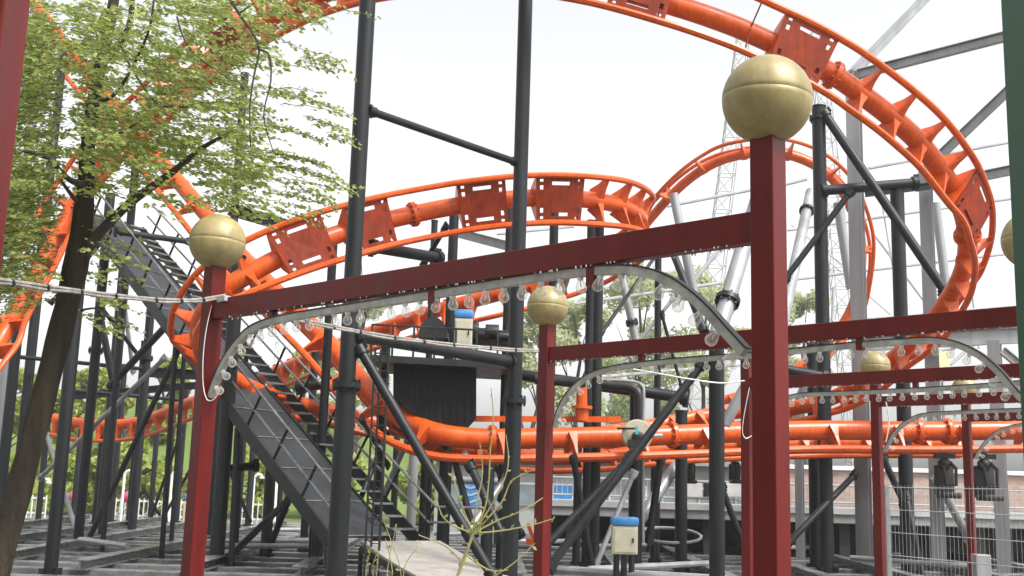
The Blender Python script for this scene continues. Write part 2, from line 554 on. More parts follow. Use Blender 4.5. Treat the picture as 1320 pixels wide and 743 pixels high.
def build_track(name, label, ctrl, sgn, h=0.26, rs=0.155, rr=0.055, step=0.62, plates=(), flanges=(), skip=None, per=10):
    P3 = [P(c[0], c[1], c[2]) for c in ctrl]
    U3 = [V(c[3]) for c in ctrl]
    pts = crom(P3, per)
    us = crom(U3, per)
    n = len(pts)
    T, U, N = [], [], []
    for i in range(n):
        t = (pts[min(i + 1, n - 1)] - pts[max(i - 1, 0)]).normalized()
        u = us[i] - t * us[i].dot(t)
        u.normalize()
        T.append(t); U.append(u); N.append(t.cross(u) * sgn)
    t_ = thing(name, label, 'roller coaster track', P3[0])
    MB().tube(pts, rs, 14).build('spine', ORANGE, t_)
    for sd_ in (1, -1):
        MB().tube([pts[i] + U[i] * GA * sd_ + N[i] * h for i in range(n)], rr, 8).build('rail', ORANGE, t_)
    # cross ties
    L = [0.0]
    for i in range(1, n):
        L.append(L[-1] + (pts[i] - pts[i - 1]).length)

    def at(s):
        for i in range(1, n):
            if L[i] >= s:
                f = (s - L[i - 1]) / max(1e-6, L[i] - L[i - 1])
                return lerp(pts[i - 1], pts[i], f), lerp(T[i - 1], T[i], f).normalized(), lerp(U[i - 1], U[i], f).normalized(), lerp(N[i - 1], N[i], f).normalized()
        return pts[-1], T[-1], U[-1], N[-1]

    ps = [L[int(k * per)] for k in plates]
    s = 0.3
    while s < L[-1]:
        if skip and any(L[int(a_ * per)] < s < L[int(b_ * per)] for a_, b_ in skip):
            if int(s / step) % 2 == 0:
                c, t, u, nn = at(s)
                MB().tube([c + u * GA + nn * h, c + nn * (rs * .9), c - u * GA + nn * h], 0.013, 6).build('tie_rod', ORANGE_DULL, t_)
        elif not any(abs(s - q) < 0.62 for q in ps):
            c, t, u, nn = at(s)
            m = MB()
            for sd_ in (1, -1):
                a0 = c + u * (sd_ * rs * 0.55)
                b0 = c + u * (sd_ * (GA - 0.01)) + nn * h
                i = len(m.v)
                d = (b0 - a0).normalized()
                w = t.cross(d).normalized()
                for (pp, th, hh) in ((a0, 0.085, 0.16), (lerp(a0, b0, 0.5), 0.032, 0.095), (b0, 0.014, 0.045)):
                    for (q1, q2) in ((-1, -1), (1, -1), (1, 1), (-1, 1)):
                        m.v.append(pp + t * (q1 * th) + w * (q2 * hh))
                for k in range(2):
                    for j in range(4):
                        m.f.append((i + k * 4 + j, i + k * 4 + (j + 1) % 4, i + k * 4 + 4 + (j + 1) % 4, i + k * 4 + 4 + j))
                m.f.append((i + 8, i + 9, i + 10, i + 11))
            m.build('cross_tie', ORANGE, t_, smooth=False)
        s += step
    # slotted gusset plates
    for q in ps:
        m = MB()
        us_ = [-1, -.90, -.78, -.62, -.40, .40, .62, .78, .90, 1]
        ts_ = [-.42, -.36, -.30, -.16, .16, .30, .36, .42]
        holes = {(2, 3), (6, 3), (1, 1), (1, 5), (7, 1), (7, 5), (3, 1), (3, 5), (5, 1), (5, 5)}
        idx = {}
        for a, uu in enumerate(us_):
            for b, tt in enumerate(ts_):
                c, t, u, nn = at(q + tt)
                idx[a, b] = len(m.v)
                m.v.append(c + u * (uu * (GA - 0.03)) + nn * (h * (0.98 if abs(uu) > .3 else 0.80)))
        for a in range(len(us_) - 1):
            for b in range(len(ts_) - 1):
                if (a, b) not in holes and not (a == 4 and False):
                    m.f.append((idx[a, b], idx[a + 1, b], idx[a + 1, b + 1], idx[a, b + 1]))
        o = m.build('gusset_plate', ORANGE_DULL, t_, smooth=False)
        sm = o.modifiers.new('thick', 'SOLIDIFY'); sm.thickness = 0.02
        for e in (-.41, .41):
            c, t, u, nn = at(q + e)
            m2 = MB()
            i = len(m2.v)
            prof = [(-GA + .03, h - .015), (-GA + .03, h - .07), (-.17, -.1), (.17, -.1), (GA - .03, h - .07), (GA - .03, h - .015)]
            for th in (-.012, .012):
                for (a, b) in prof:
                    m2.v.append(c + t * th + u * a + nn * b)
            k = len(prof)
            m2.f.append(tuple(i + j for j in range(k)))
            m2.f.append(tuple(i + k + j for j in reversed(range(k))))
            for j in range(k):
                m2.f.append((i + j, i + k + j, i + k + (j + 1) % k, i + (j + 1) % k))
            m2.build('gusset_end', ORANGE, t_, smooth=False)
    # bolted flanges
    for q in flanges:
        c, t, u, nn = at(L[int(q * per)])
        m = MB()
        m.tube([c - t * 0.035, c + t * 0.035], rs + 0.065, 20)
        for k in range(12):
            a = k * math.pi / 6
            b = c + u * (math.cos(a) * (rs + .035)) + nn * (math.sin(a) * (rs + .035))
            m.tube([b - t * .07, b + t * .07], .016, 6)
        m.build('flange', ORANGE, t_)
    return t_, at, L


UP = (0, 0, 1)
arch = [(-70, 545, 20, (-.7, .2, .6)), (-20, 470, 20.5, (-.75, .2, .6)), (8, 425, 21, (-.8, .2, .5)), (42, 365, 21.3, (-.8, .2, .5)), (73, 305, 21.6, (-.8, .2, .5)),
        (108, 245, 21.8, (-.75, .2, .6)), (150, 190, 21.5, (-.7, .1, .7)), (200, 145, 21, (-.65, .1, .75)), (250, 95, 20, (-.6, 0, .8)), (303, 52, 19, (-.55, 0, .83)),
        (347, 24, 18.3, (-.5, 0, .87)), (430, -12, 17.3, (-.3, 0, .95)), (520, -30, 16.5, (-.1, 0, 1)), (650, -36, 15.9, (.05, 0, 1)), (760, -22, 15.6, (.2, 0, 1)),
        (868, 7, 15.5, (.3, 0, .95)), (939, 31, 15.6, (.35, 0, .93)), (983, 50, 15.7, (.4, 0, .9)), (1026, 70, 15.8, (.47, 0, .87)), (1071, 95, 15.9, (.5, 0, .85)),
        (1101, 115, 16, (.56, 0, .82)), (1141, 145, 16.2, (.62, .05, .78)), (1178, 177, 16.5, (.68, .1, .7)), (1205, 209, 16.8, (.72, .2, .6)), (1227, 242, 17.2, (.72, .35, .5)),
        (1243, 280, 17.6, (.68, .6, .3)), (1247, 320, 18.2, (.5, .85, .1)), (1237, 360, 19, (.3, .95, 0)), (1212, 400, 20, (.15, 1, 0)), (1178, 440, 21, (.1, 1, -.1)),
        (1130, 478, 22.3, (0, 1, 0)), (1080, 510, 23.2, (0, 1, 0)), (1020, 527, 23.8, (0, 1, 0)), (960, 530, 24, (0, 1, 0)), (900, 538, 23.8, (0, 1, 0)), (840, 550, 23.4, (0, 1, 0)), (770, 560, 23, (0, 1, 0))]
build_track('arched_track', 'big orange track arching over the top of the scene and curling down at the right', arch, 1,
            plates=(14.65, 18.05, 24.6, 9.0), flanges=(19.15, 13.0, 25.6), step=0.66, skip=((12.2, 18.6),))

lift = [(10, -45, 31, (.55, .8, 0)), (60, 28, 30, (.55, .8, 0)), (105, 84, 29, (.55, .8, 0)), (150, 138, 28, (.55, .8, 0)), (210, 211, 26.7, (.55, .8, 0)), (255, 264, 25.5, (.55, .8, 0)), (300, 318, 24.5, (.55, .8, 0)),
        (350, 370, 23.3, (.5, .85, 0)), (395, 414, 22.4, (.5, .85, 0)), (432, 452, 21.7, (.45, .9, 0)), (475, 502, 20.8, (.4, .9, 0)), (515, 537, 20, (.3, .95, .1)), (560, 558, 19.5, (.15, 1, .1)),
        (620, 566, 19.5, (0, 1, 0)), (700, 565, 19.7, (0, 1, 0)), (800, 563, 20, (0, 1, 0)), (900, 560, 20.4, (0, 1, 0)), (1050, 555, 20.9, (0, 1, 0)), (1200, 556, 21.1, (0, 1, 0)), (1420, 553, 21.3, (0, 1, 0))]
build_track('lift_track', 'orange lift track running down beside the stairs and then level above the station floor', lift, -1,
            flanges=(15.75, 17.95, 13.2, 18.1), step=1.25, h=0.35, rs=.18, rr=.068)

helix = [(70, 540, 34, (0, .8, .5)), (120, 548, 33, (0, .8, .5)), (180, 544, 32, (0, .8, .5)), (250, 518, 30, (0, .8, .5)), (340, 486, 28, (0, .8, .5)), (413, 456, 26, (0, .9, .4)), (482, 428, 25, (0, .9, .4)), (572, 398, 24, (0, .8, .5)),
         (640, 380, 23.5, (0, .7, .6)), (700, 362, 23.6, (0, .6, .8)), (770, 336, 23.6, (-.1, .3, .9)), (812, 308, 23, (-.2, .1, 1)), (825, 284, 21.8, UP), (808, 269, 20.7, (0, -.1, 1)),
         (768, 259, 19.9, (0, -.3, 1)), (700, 255, 19.4, (0, -.35, 1)), (620, 261, 19.2, (0, -.35, 1)), (540, 275, 19, (-.1, -.3, 1)), (470, 292, 18.6, (-.2, -.2, 1)), (400, 315, 18, (-.3, -.1, .9)),
         (340, 343, 17.7, (-.35, .1, .9)), (292, 372, 17.6, (-.4, .3, .8)), (264, 402, 17.8, (-.6, .6, .5)), (257, 436, 18.4, (-.6, .8, .2)), (272, 466, 19.4, (-.2, 1, .1)), (306, 492, 20.3, (0, 1, .1)),
         (360, 515, 21.4, (0, 1, 0)), (440, 534, 22.2, (0, 1, 0)), (520, 556, 22.6, (0, 1, 0)), (600, 580, 22.6, (0, 1, 0)), (690, 590, 22.6, (0, 1, 0)), (780, 588, 22.7, (0, 1, 0)), (860, 580, 22.8, (0, 1, 0)), (960, 574, 23, (0, 1, 0)), (1100, 571, 23.3, (0, 1, 0)), (1250, 571, 23.7, (0, 1, 0))]
build_track('helix_track', 'orange second level track winding round in a flat helix behind the sloping red beam', helix, -1,
            plates=(16.0, 18.05, 19.2, 14.8), flanges=(17.15, 21.0, 8.3), step=0.66, skip=((16.3, 17.8), (18.3, 19.0)))

loop = [(790, 345, 34, (0, 1, 0)), (836, 285, 33, (0, 1, 0)), (880, 238, 32, (0, 1, 0)), (920, 211, 31.5, (0, 1, 0)), (960, 199, 31, (0, 1, 0)), (1000, 197, 31, (0, 1, 0)), (1040, 208, 31, (0, 1, 0)), (1072, 230, 31, (.1, 1, 0)),
        (1096, 265, 31.5, (.2, 1, 0)), (1110, 310, 32, (.2, 1, 0)), (1108, 360, 32.5, (.2, 1, 0)), (1094, 405, 33, (0, 1, 0)), (1068, 440, 33, (0, 1, 0)), (1035, 470, 33, (0, 1, 0)), (985, 500, 33, (0, 1, 0)), (920, 520, 33, (0, 1, 0))]
build_track('loop_track', 'small distant orange loop of track behind the nearest red post', loop, 1, rs=0.14, step=1.3, h=0.28)


# ------------------------------------------------------------------ columns, struts, beams
def pole(label, xr, yr, ytop, Y, d, m=None, flanges=(), ybase=None, group='dark steel columns of the coaster', name='steel_column', hi=None):
    m = m or DARK
    p = P(xr, yr, Y)
    zt = P(xr, ytop, Y).z
    base = V((p.x, p.y, 0))
    t = thing(name, label, 'column', base, group)
    r = d / 2
    if hi:   # thinner upper tube above the first flange
        zf = P(xr, hi[0], Y).z
        MB().tube([base + V((0, 0, .03)), base + V((0, 0, zf))], r, 18).build('tube', m, t)
        MB().tube([base + V((0, 0, zf)), base + V((0, 0, zt))], hi[1] / 2, 18).build('upper_tube', m, t)
    else:
        MB().tube([base + V((0, 0, .03)), base + V((0, 0, zt))], r, 16).build('tube', m, t)
    b = MB()
    b.box(base.x - r * 1.9, base.x + r * 1.9, base.y - r * 1.9, base.y + r * 1.9, .004, .032)
    for a in range(4):
        dv = V((math.cos(a * 1.5708 + .785), math.sin(a * 1.5708 + .785), 0))
        b.tube([base + dv * r * 2.1 + V((0, 0, .03)), base + dv * r * 2.1 + V((0, 0, .08))], .018, 6)
        b.bar(base + dv * r * 1.35 + V((0, 0, .03)), base + dv * r * 1.35 + V((0, 0, .2)), .012, r * .9, dv)
    b.build('base_plate', m, t)
    for yf in flanges:
        zf = P(xr, yf, Y).z
        f = MB()
        c = base + V((0, 0, zf))
        f.tube([c + V((0, 0, -.035)), c + V((0, 0, .035))], r + .055, 18)
        for k in range(8):
            a = k * math.pi / 4
            q = c + V((math.cos(a) * (r + .032), math.sin(a) * (r + .032), 0))
            f.tube([q - V((0, 0, .075)), q + V((0, 0, .075))], .016, 6)
        f.build('flange', m, t)
    # welded cap plate
    c = base + V((0, 0, zt))
    MB().tube([c - V((0, 0, .02)), c + V((0, 0, .012))], r * 1.12, 16).build('cap', m, t)
    return t


pole('thickest dark column in front of the stairs with a bolted flange halfway up', 452, 400, -90, 14, .25, flanges=(497,), hi=(497, .215))
pole('tall dark column standing between the black shed and the second red post', 666, 400, -90, 16.2, .235, flanges=(517,), hi=(517, .215))
pole('flanged dark column between the nearest red post and the big curl', 1060, 400, 138, 23, .285, flanges=(153,))
pole('slimmer dark column half hidden behind the flanged one right of the nearest red post', 1050, 650, 440, 24, .23)
pole('dark column between the two grey columns at the right', 1161, 400, 238, 23, .285)
pole('dark column left of the nearest red post with a leaning grey tube on top', 924, 600, 432, 15.5, .215, flanges=(440,))
pole('dark column behind the blue-lidded beige cabinet', 819, 650, 500, 21, .25)
pole('left one of a close pair of dark columns right of the second gold ball', 759, 450, 285, 21.5, .15)
pole('right one of a close pair of dark columns right of the second gold ball', 770, 450, 285, 20.5, .18)
pole('dark column whose head meets the middle of the second orange level', 714, 300, 255, 21, .17)
pole('slim dark column under the curving light strip left of the leaning tubes', 848, 400, 325, 24, .15)
pole('dark column behind the sloping red beam under a slotted orange plate', 583, 340, 268, 20.3, .18)
pole('short-topped dark column left of the one under the slotted plate', 558, 340, 285, 22, .13)
pole('dark column tight behind the tall column by the second red post', 653, 400, 255, 20.5, .13)
pole('dark column behind the thickest one, ending under the second orange level', 427, 360, 310, 20, .16)
pole('dark column standing just left of the leaning tubes column', 878, 650, 530, 21.6, .235)
pole('slim dark column behind the second red post near the beige cabinet', 744, 650, 560, 22.5, .16)
pole('leftmost of two slim dark columns behind the blue-lidded cabinet', 843, 690, 590, 24, .16)
pole('dark column under the bottom of the black shed', 574, 640, 570, 20.6, .2)
pole('dark column right of the shed foot between shoots and tall column', 629, 640, 600, 18.5, .19)
pole('dark column behind the ladder left of the black shed', 492, 560, 440, 20.5, .17)
pole('slim column right of the stair foot behind the handrail end', 551, 640, 575, 23, .17)
pole('grey column right of the stair foot behind the lower handrail', 532, 620, 560, 26, .22, m=GALV)
pole('thin dark column behind the lower stair steps', 512, 560, 520, 24, .14)
# left half
pole('dark column right next to the trunk of the big tree', 95, 430, 240, 17.3, .20)
pole('dark column second to the right of the tree trunk', 119, 500, 250, 24.5, .21, flanges=(452,))
pole('slim dark column third to the right of the tree trunk', 144, 500, 330, 31, .21)
pole('dark column in front of the low orange curve, near the middle of it', 184, 520, 375, 29, .22, flanges=(462,))
pole('slim dark column just left of the one in front of the low orange curve', 176, 560, 440, 33, .19)
pole('dark column under the left end of the low orange curve', 129, 600, 545, 34, .2)
pole('thin dark column behind the fence, left of the front red post by two', 199, 600, 520, 38, .17)
pole('thin dark column behind the fence, nearest to the front red post', 219, 600, 515, 40, .16)
pole('dark column hugging the right side of the front red post', 288, 600, 330, 19.6, .25)
pole('dark column right behind the column hugging the front red post', 309, 620, 470, 31, .22)
pole('slim dark column under the stairs, right of the pair by the front red post', 322, 640, 500, 36, .2)
pole('dark column carrying the middle of the stairs', 347, 640, 565, 22, .21)
pole('short dark column under the lower stairs beside the thickest one', 412, 690, 640, 20, .17)
pole('dark column at the left edge below the nearest orange track', 15, 500, 395, 24, .22)
pole('slim dark column second from the left edge', 28, 560, 150, 27, .19)
pole('pale column behind the leaves at the upper left', 42, 150, 40, 26, .2, m=GALV)
pole('dark column behind the leaves left of the tree trunk', 70, 180, 70, 28, .2)
pole('tall slim dark column behind the leaves between trunk and front gold ball', 308, 200, 95, 26, .19)
pole('dark column under the upper end of the stairs', 176, 200, 185, 27.5, .2)

pole('slim near-black column left of the low orange curve, behind the trunk foot', 60, 560, 470, 33, 0.17)

pole('thin dark column between the trunk and the first column, far back', 104, 560, 540, 38, 0.17)

pole('slim dark column behind the low orange curve at its lowest point', 153, 560, 470, 36, 0.18)

pole('thin dark column left of the front red post, seen over the picket fence', 236, 560, 500, 37, 0.17)

pole('thin far column under the stairs beside the stair column', 366, 560, 600, 33, 0.16)

pole('slim dark column behind the stairs, seen above the right handrail', 400, 560, 455, 24, 0.17)


def hcol(label, xr, yr, ytop, Y, w):
    p = P(xr, yr, Y)
    zt = P(xr, ytop, Y).z
    base = V((p.x, p.y, 0))
    t = thing('grey_column', label, 'column', base, 'grey steel columns at the right')
    m = MB()
    m.ibeam(base + V((0, 0, .03)), base + V((0, 0, zt)), w, w, .02, V((.5, .86, 0)).normalized())
    m.build('profile', GALV, t, smooth=False)
    b = MB()
    b.box(base.x - w * .8, base.x + w * .8, base.y - w * .8, base.y + w * .8, .004, .03)
    for sx in (-1, 1):
        for sy in (-1, 1):
            q = base + V((sx * w * .65, sy * w * .65, .03))
            b.tube([q, q + V((0, 0, .05))], .02, 6)
    b.build('base_plate', GALV, t)
    return t


hcol('tall grey profile column between the flanged dark column and the next dark one', 1107, 400, 95, 24, .29)
hcol('grey profile column under the curl of the big orange track', 1199, 400, 215, 24.4, .26)
hcol('short grey profile column at the right edge behind the mesh fence', 1291, 650, 440, 24, .26)
hcol('slim grey profile column between the near red post and the flanged dark column', 1031, 640, 520, 26, .17)


def strut(label, a, b, d, m=None, name='brace_strut', cat='strut', group='bracing struts of the coaster', collars=True):
    m = m or DARK
    p, q = P(*a), P(*b)
    t = thing(name, label, cat, p, group)
    MB().tube([p, q], d / 2, 12).build('tube', m, t)
    if collars:
        u = (q - p).normalized()
        for (e, s) in ((p, 1), (q, -1)):
            k = MB()
            k.tube([e - u * (s * .015), e + u * (s * .10)], d * .68, 10)
            k.bar(e - u * (s * .06), e + u * (s * .05), .03, d * 1.7)
            k.build('end_lug', m, t)
    return t


strut('level dark strut high up between the two tallest columns', (476, 143, 14), (667, 210, 16.2), .105)
strut('lower level dark tube between the two tallest columns, under the cable', (456, 432, 14), (662, 467, 16.2), .17)
strut('long leaning strut from the thickest column down across the shed to the ramp', (463, 449, 14), (636, 745, 13.5), .125)
strut('upper one of two parallel slanting struts beside the second red post', (708, 732, 15), (906, 468, 15.6), .12)
strut('lower one of two parallel slanting struts left of the blue-lidded cabinet', (700, 708, 17), (812, 590, 17.6), .11)
strut('slanting strut meeting the foot of the pair of dark columns', (739, 590, 19), (762, 728, 19.5), .11)
strut('thin slanting strut rising right from the foot of the columns by the cabinet', (768, 730, 19.8), (817, 610, 20), .09, m=GALV)
strut('thick level dark pipe behind the second red post, above the level track', (660, 482, 21.6), (884, 513, 21.6), .22)
strut('dark pipe meeting the second orange level beside the thickest column', (478, 318, 18.8), (566, 333, 20.2), .21)
strut('small steep strut crossing the column under the slotted plate', (545, 342, 21), (575, 292, 20.5), .10)
strut('long dark diagonal strut falling right from the flanged column under the curl', (1062, 146, 22.9), (1219, 377, 22), .19)
strut('dark strut rising right behind the nearest red post', (1012, 360, 22.8), (1096, 248, 22.8), .13)
strut('horizontal dark tube from the tall grey column to the big curl', (1060, 246, 22.9), (1182, 236, 22.9), .22)
strut('thin rising strut right of the nearest red post, below the level track', (1016, 700, 22), (1102, 612, 23.6), .13)
strut('dark strut leaning behind the mesh fence left of the rear red post', (1138, 590, 22.8), (1166, 650, 22.8), .14)
strut('dark strut behind the mesh fence leaning down to the right', (1168, 640, 22.8), (1190, 752, 22), .13)
strut('grey strut behind the mesh fence near the rearmost post', (1206, 615, 24), (1252, 700, 24.5), .18, m=GALV)
strut('dark tube entering from the right behind the nearest red post at ball height', (1000, 475, 23), (1066, 487, 22.9), .23)
strut('steep dark strut from the beam down to the level track behind the second post', (866, 322, 22), (908, 428, 21), .15)
strut('thin dark rod hanging down left of the leaning tubes column', (853, 405, 20), (880, 505, 20), .06)
# left half
strut('long thin strut crossing the low orange curve from upper right to lower left', (240, 432, 24), (112, 700, 24), .12)
strut('light grey strut rising right across the trunk foot and low curve', (52, 616, 28), (212, 462, 26), .11, m=GALV)
strut('thick dark strut rising right under the stairs beside the tree', (143, 497, 27), (222, 412, 25), .17)
strut('thin strut falling right from the tree trunk to the column by the low curve', (130, 396, 27), (186, 468, 29), .11)
strut('leaning dark strut between the second and third columns right of the trunk', (129, 408, 27), (147, 498, 27), .17)
strut('level thin tube behind the tree trunk at half height', (0, 458, 26), (186, 476, 29), .10)
strut('lower level tube just above the low orange curve', (84, 503, 30), (246, 517, 31), .10)
strut('light lamp-thin strut leaning between columns above the low curve', (160, 390, 32), (172, 480, 33), .13, m=GALV)
strut('strut rising right from the foot of the column hugging the front red post', (292, 722, 19.5), (376, 640, 21), .12)
strut('thin strut leaning off the column that carries the stairs', (345, 712, 22), (378, 630, 21.5), .12)
strut('short strut in a V at the fence, left leg', (184, 628, 36), (208, 668, 38), .1)
strut('short strut in a V at the fence, right leg', (210, 668, 38), (243, 610, 37), .1)
strut('stub tube carrying the stairs on the left side of the trunk branch', (150, 299, 23), (246, 312, 24.5), .13)
strut('pale leaning strut near the bare shoots, upper right to lower left', (600, 690, 19), (655, 612, 20), .12, m=GALV)
strut('pale slanting strut under the shed foot', (597, 588, 20), (640, 655, 20), .12, m=GALV)
strut('dark slanting strut between the shed foot and the bare shoots', (606, 600, 18), (652, 700, 17.5), .13)
strut('leaning dark strut just right of the stair foot', (585, 590, 20), (612, 690, 19.5), .12)
strut('light strut crossing the handrail end right of the stair foot', (493, 640, 21), (527, 565, 21), .1, m=GALV)
strut('thin strut behind the low orange curve falling left from the picket fence', (232, 560, 34), (196, 664, 36), .09)
strut('thin strut falling right behind the trunk foot, between the first two columns', (60, 560, 27), (100, 690, 25), .10, m=GALV)
strut('thin dark strut between the column pair right of the front red post', (290, 590, 24), (322, 672, 27), .09)
strut('short level tube joining the stair column to the stairs', (288, 605, 20), (330, 600, 20.5), .14)
strut('dark level tube behind the right stair handrail', (386, 500, 22), (424, 496, 21.5), .17)
strut('thin dark strut crossing behind the ladder, rising right', (462, 650, 19), (498, 560, 20), .09)
strut('thin dark strut crossing behind the ladder, falling right', (466, 540, 19), (500, 600, 20), .08)
strut('grey level pipe behind the handrail end near the blue banner', (566, 618, 25), (660, 622, 25), .16, m=GALV)
strut('dark slanting strut under the level track left of the second red post', (640, 600, 22), (672, 690, 21.5), .11)
strut('thin dark strut from the level track down behind the blue-lidded cabinet', (852, 590, 21), (836, 700, 21), .14)
strut('dark strut at the station behind the leaning tubes column, falling right', (930, 628, 21), (965, 720, 21), .12)
strut('thin dark strut between the pair of columns and the leaning tubes', (775, 430, 22), (845, 330, 24), .08)
strut('thin grey strut rising right below the curving light strip', (800, 470, 27), (868, 385, 27), .09, m=GALV)
strut('thin dark strut behind the second gold ball falling left', (742, 330, 24), (716, 410, 22), .08)
strut('dark strut at the left edge falling right behind the leaves', (0, 240, 26), (72, 330, 27), .11)
strut('thin dark strut behind the trunk fork rising right', (66, 390, 27), (150, 290, 27), .09)
# leaning grey tubes with flange
def leantube(label, a, b, d, fl=0.5, m=None, group='leaning grey support tubes'):
    m = m or GALV
    p, q = P(*a), P(*b)
    t = thing('leaning_tube', label, 'tube', p, group)
    MB().tube([p, q], d / 2, 16).build('tube', m, t)
    if fl is not None:
        c = lerp(p, q, fl)
        u = (q - p).normalized()
        f = MB().tube([c - u * .04, c + u * .04], d / 2 + .06, 16)
        a_ = u.orthogonal().normalized(); b_ = u.cross(a_)
        for k in range(8):
            e = c + a_ * math.cos(k * .785) * (d / 2 + .03) + b_ * math.sin(k * .785) * (d / 2 + .03)
            f.tube([e - u * .09, e + u * .09], .018, 6)
        f.build('flange', DARK, t)
    return t


leantube('thick light grey tube leaning up to the distant loop, left of the nearest red post', (924, 434, 15.5), (1000, 180, 17.5), .24, .16)
leantube('grey tube leaning under the distant loop just right of the nearest red post', (1008, 420, 26), (1045, 248, 30), .28, .84)
leantube('slim grey tube leaning left behind the curving light strip', (868, 250, 30), (904, 425, 30), .25, .32)
leantube('light grey tube leaning behind the gold ball row, over the misty trees', (796, 330, 28), (822, 450, 28), .2, .72)
leantube('light grey tube leaning between loop and tall grey column', (1080, 262, 27), (1097, 372, 27), .24, None)
leantube('light grey tube leaning inside the big curl', (1206, 262, 27), (1220, 372, 27), .22, None)
leantube('pale grey tube leaning beside the blue-lidded cabinet', (812, 690, 21), (872, 600, 22), .22, None)
leantube('pale grey tube rising right behind the column left of the nearest red post', (934, 548, 20), (960, 500, 20), .2, None)
leantube('pale short tube under the orange level track left of the nearest red post', (1036, 500, 25), (1022, 540, 25), .2, None)

# grey rolled beams of the frame at the upper right
def gbeam(label, a, b, w, h, m=None, cat='beam', group='grey frame beams at the right'):
    p, q = P(*a), P(*b)
    o = MB().ibeam(p, q, w, h, .018).build('grey_beam', m or GALV, smooth=False, loc=p)
    return tag(o, label, cat, group, 'thing')


gbeam('steep grey beam leaving the frame at the top right', (1098, 96, 23.8), (1215, -25, 27), .14, .2)
gbeam('uppermost nearly level grey beam running to the green post', (1106, 96, 23.8), (1340, 36, 21.5), .14, .2)
gbeam('diagonal grey beam rising to the green post beside the big curl', (1200, 212, 24.2), (1330, 88, 23), .13, .19)
gbeam('nearly level grey beam at the height of the big curl', (1203, 240, 24.2), (1340, 212, 23), .15, .2)
gbeam('wide level grey beam just below the upper right red beam', (1108, 443, 24.3), (1360, 430, 23.9), .18, .34)
gbeam('small diagonal grey beam under the wide level one at the right edge', (1292, 452, 21), (1340, 492, 21), .1, .15)
gbeam('dark beam behind the tall grey column at curl height', (1115, 250, 23.8), (1230, 236, 23.8), .1, .14, m=DARK)
gbeam('grey beam slanting behind the second gold ball over the shed machinery', (588, 300, 24), (672, 322, 23), .14, .2)
gbeam('grey beam under the leaves left of the second orange level', (296, 270, 22), (372, 292, 22), .14, .24, m=DARK)
gbeam('dark plate beam left of the front red post above the low orange curve', (190, 480, 30), (262, 484, 30), .12, .26, m=DARK)
gbeam('long dark beam above the low orange curve', (84, 512, 33), (255, 497, 32), .12, .2, m=DARK)
gbeam('dark level beam at the left edge behind the leaves', (-20, 305, 25), (100, 306, 25), .12, .3, m=DARK)

# thin rails of the ride farther back
def rod(label, pts, d, m=None, name='thin_rail', cat='rail', group='thin pale rails far behind'):
    q = [P(*p) for p in pts]
    o = MB().tube(q, d / 2, 6).build(name, m or PALE, loc=q[0])
    return tag(o, label, cat, group, 'thing')


rod('thin pale rail left of the nearest red post at loop height', [(860, 266, 40), (968, 245, 40)], .13)
rod('thin pale rail right of the nearest red post under the loop', [(1012, 238, 40), (1040, 231, 40)], .13)
rod('thin pale rail behind the big curl, uppermost', [(1120, 217, 40), (1330, 178, 40)], .13)
rod('thin pale rail crossing behind the big curl at mid height', [(1015, 297, 42), (1340, 251, 42)], .12)
rod('thin pale rail crossing behind the big curl, lower', [(1028, 360, 42), (1340, 322, 42)], .12)
rod('thin pale rail behind the second gold ball, upper', [(740, 392, 42), (930, 365, 42)], .12)
rod('thin pale rail behind the middle red beam', [(730, 490, 42), (960, 470, 42)], .12)
rod('thin pale wire falling right through the loop', [(1060, 330, 45), (1170, 425, 45)], .06)
rod('thin pale wire falling right behind the curl', [(1020, 290, 45), (1110, 360, 45)], .06)
rod('thin pale upright behind the tall grey column', [(1137, 262, 42), (1152, 350, 42)], .08)
rod('thin pale upright at the right between curl and green post', [(1252, 370, 42), (1262, 450, 42)], .08)
rod('thin pale diagonal left of the leaning tubes', [(868, 395, 42), (935, 312, 42)], .16)
rod('thin pale rod under the second orange level behind the columns', [(640, 302, 42), (740, 292, 42)], .12)


rod('pale rail rising right behind the wide grey beam', [(1120, 475, 42), (1340, 420, 42)], .16)
rod('pale diagonal falling right inside the big curl', [(1125, 300, 42), (1200, 400, 42)], .10)
rod('pale diagonal rising right beyond the big curl', [(1225, 470, 42), (1330, 380, 42)], .14)
rod('pale upright just right of the nearest red post', [(1075, 370, 42), (1070, 470, 42)], .12)
rod('pale level rail under the upper right beam', [(1020, 420, 42), (1340, 392, 42)], .12)
# lattice masts
def lattice(label, x0, y0, x1, y1, Y, w, m, n=9, rr=.03, cat='mast', zbase=None):
    top = P(x0, y0, Y)
    bot = P(x1, y1, Y)
    if zbase is not None:
        f = (top.z - zbase) / (top.z - bot.z)
        bot = top + (bot - top) * f
    t = thing('lattice_mast', label, cat, bot, 'lattice masts')
    c = MB()
    d = MB()
    L = []
    for (sx, sy) in ((-1, -1), (1, -1), (1, 1), (-1, 1)):
        a = bot + V((sx * w, sy * w, 0))
        b = top + V((sx * w * .55, sy * w * .55, 0))
        c.tube([a, b], rr * 1.4, 5)
        L.append((a, b))
    for k in range(n):
        for i in range(4):
            a0, b0 = L[i]
            a1, b1 = L[(i + 1) % 4]
            f0, f1 = k / n, (k + 1) / n
            d.tube([lerp(a0, b0, f0), lerp(a1, b1, f1)], rr, 4)
            d.tube([lerp(a0, b0, f1), lerp(a1, b1, f1)], rr, 4)
    c.build('leg', m, t)
    d.build('lacing', m, t)
    return t


